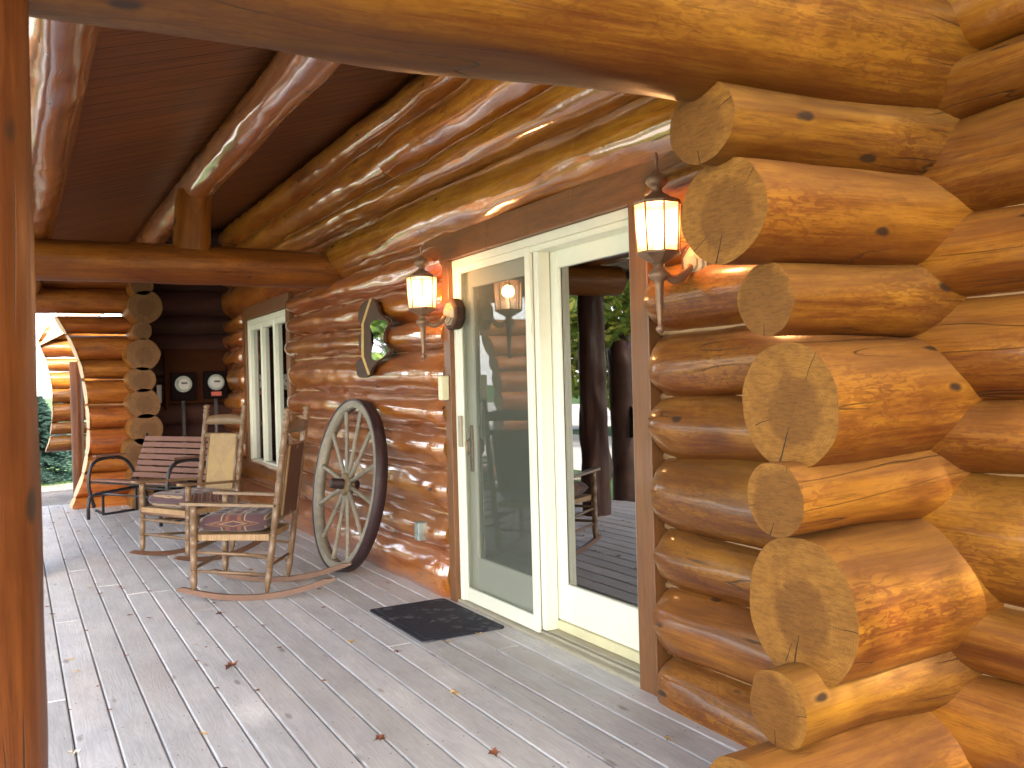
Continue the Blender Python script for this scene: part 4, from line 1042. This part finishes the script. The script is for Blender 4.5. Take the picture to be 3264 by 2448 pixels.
# rustic stump-topped post and feeder out on the grass
rp=empty('rustic_pole',(-.95,8.12,-.26),label='dark short rustic log pole with a jagged top standing on the grass beside the deck',cat='post')
def mk_pole():
    rr=random.Random(4); m=MB(); seg=18; P=[]
    prof=[(0,.17),(.3,.15),(.9,.14),(1.4,.15),(1.75,.155),(1.9,.16)]
    b=len(m.v)
    for z,r in prof:
        for k in range(seg):
            a=2*PI*k/seg; r2=r*(1+.12*noise.noise(Vector((math.cos(a)*1.5,math.sin(a)*1.5,z*1.7)))); m.v.append((r2*math.cos(a),r2*math.sin(a),z+(rr.uniform(0,.14) if z==1.9 else 0)))
    for i in range(len(prof)-1):
        for k in range(seg): k2=(k+1)%seg; m.face((b+i*seg+k,b+i*seg+k2,b+(i+1)*seg+k2,b+(i+1)*seg+k),0,True)
    m.v.append((0,0,1.86)); c=len(m.v)-1
    for k in range(seg): m.face((b+(len(prof)-1)*seg+k,b+(len(prof)-1)*seg+(k+1)%seg,c))
    m.build('trunk',M['darkpost'],rp)
    m=MB(); m.prism([(0,-.15,.95),(0,-.50,1.05),(0,-.50,1.10),(0,-.12,1.32)],(.03,0,0)); m.build('bracket',M['darkpost'],rp)
mk_pole()
# ------------------------------------------------------------------ leaves on the deck
def leaf_obj(x,y,size,mt,label,seed,z=.003,name='fallen_leaf'):
    rr=random.Random(seed); m=MB(); c=len(m.v); m.v.append((0,0,.004)); n=15
    for k in range(n):
        a=2*PI*k/n; r=size*(1.0 if k%3==0 else (.55 if k%3==1 else .62))*rr.uniform(.8,1.15)*(.6+.4*abs(math.cos(a*.5)))
        m.v.append((r*math.cos(a),r*math.sin(a),rr.uniform(0,.018)*size/.03))
    for k in range(n): m.face((c,c+1+k,c+1+(k+1)%n),0,True)
    m.tube([(-size*.3,0,.004),(-size*1.3,size*.15,.006)],.0012,4)
    o=m.build(name,mt,loc=(x,y,z),fix=False); o.rotation_euler=(rr.uniform(-.15,.15),rr.uniform(-.15,.15),rr.uniform(0,6)); 
    tag(o,label,'leaf','fallen leaves lying on the deck boards'); return o
for q in ((.154,3.70,.030,'lfwht','bleached curled leaf lying beside the nearest post'),(.87,4.425,.042,'lfred','brown maple leaf lying on the boards in the middle of the deck'),
  (1.033,5.513,.024,'lfred','orange-brown leaf just in front of the nearer rocker'),(1.503,4.50,.026,'lfyel','yellow-orange leaf on the boards left of the door mat'),
  (1.169,3.206,.030,'lfred','red-brown leaf on a board joint near the bottom of the picture'),(1.634,4.202,.020,'lfred','tiny reddish leaf close to the outer corner of the door mat'),
  (1.621,3.50,.030,'lftan','pale tan curled leaf on the boards in front of the mat'),(1.469,2.852,.032,'lfred','brown curled leaf at the bottom edge near the sun patch'),
  (2.072,2.612,.028,'lftan','pale yellow leaf near the lowest log end'),(2.114,4.249,.026,'lftan','tan leaf touching the near edge of the door mat')):
    leaf_obj(q[0],q[1],q[2],M[q[3]],q[4],int(q[0]*1000))
m=MB(); rr=random.Random(5)
for _ in range(280):
    if rr.random()<.6: x=2.36-pitch*rr.randint(2,17)+.003; y=2.0+9.5*rr.random()**.7
    else: x=rr.uniform(-.1,2.2); y=4+7.8*rr.random()**.6
    if x>2.1 or x<-.6: continue
    if x>1.0 and y<4.5 and rr.random()<.7: continue
    s=rr.uniform(.006,.016)*(1+.06*y) ; a=rr.uniform(0,6.28); k=len(m.v); n=6
    for j in range(n):
        t=a+2*PI*j/n; r=s*rr.uniform(.4,1.2); m.v.append((x+r*math.cos(t),y+r*math.sin(t),.003+rr.uniform(0,.006)))
    m.face([k+j for j in range(n)],rr.randint(0,2))
o=m.build('leaf_litter',[M['lfred'],M['lfred'],M['lftan']],fix=False); tag(o,'scattered bits of dry leaf along the deck board joints','leaf litter',kind='stuff')
# ------------------------------------------------------------------ light
w=bpy.data.worlds.new('World'); sc.world=w; w.use_nodes=True; nt=w.node_tree
sky=nt.nodes.new('ShaderNodeTexSky'); sky.sky_type='NISHITA'; sky.sun_disc=False
el=math.asin(SUN.z); az=math.atan2(SUN.x,SUN.y)
sky.sun_elevation=el; sky.sun_rotation=az; sky.air_density=1.0; sky.dust_density=3.5; sky.ozone_density=1.0
bg=nt.nodes['Background']; bg.inputs['Strength'].default_value=.86; mxs=nt.nodes.new('ShaderNodeMix'); mxs.data_type='RGBA'; mxs.blend_type='MULTIPLY'; mxs.inputs[0].default_value=1; mxs.inputs[7].default_value=(1,.965,.90,1); nt.links.new(sky.outputs[0],mxs.inputs[6])
NW=NT(nt); tcw=NW.n('TexCoord'); spw=NW.n('SeparateXYZ'); NW.l(tcw.outputs['Generated'],spw.inputs[0])
hz=NW.ramp(spw.outputs[2],[(.0,(7.5,7.4,7.3)),(.13,(6.0,6.0,6.1)),(.34,(0,0,0))]); NW.l(NW.mix(1.0,mxs.outputs[2],hz,'ADD'),bg.inputs['Color'])
sd=bpy.data.lights.new('sun','SUN'); sd.energy=18.0; sd.angle=math.radians(.55); sd.color=(1,.93,.82)
so=link(bpy.data.objects.new('sun',sd)); so.rotation_euler=SUN.to_track_quat('Z','Y').to_euler()
# ------------------------------------------------------------------ camera
yaw=math.radians(29.0); roll=.026; pit=-4.8/1935
F=Vector((math.sin(yaw)*math.cos(pit),math.cos(yaw)*math.cos(pit),math.sin(pit)))
R0=Vector((math.cos(yaw),-math.sin(yaw),0)); U0=R0.cross(F)
Rr=math.cos(roll)*R0-math.sin(roll)*U0; Uu=math.sin(roll)*R0+math.cos(roll)*U0
cd=bpy.data.cameras.new('camera'); cd.sensor_width=36; cd.lens=1935/2212*36; cd.clip_end=2000; cd.clip_start=.02
co=link(bpy.data.objects.new('camera',cd)); mm=Matrix((Rr,Uu,-F)).transposed().to_4x4(); mm.translation=(0,0,1.337); co.matrix_world=mm
cd.dof.use_dof=True; cd.dof.focus_distance=3.6; cd.dof.aperture_fstop=9
sc.camera=co
sc.render.engine='CYCLES'; sc.cycles.use_denoising=True; sc.cycles.max_bounces=8; sc.cycles.diffuse_bounces=5; sc.cycles.glossy_bounces=4; sc.cycles.transparent_max_bounces=12
sc.cycles.sample_clamp_indirect=6
sc.view_settings.view_transform='Standard'; sc.view_settings.look='None'; sc.view_settings.exposure=0
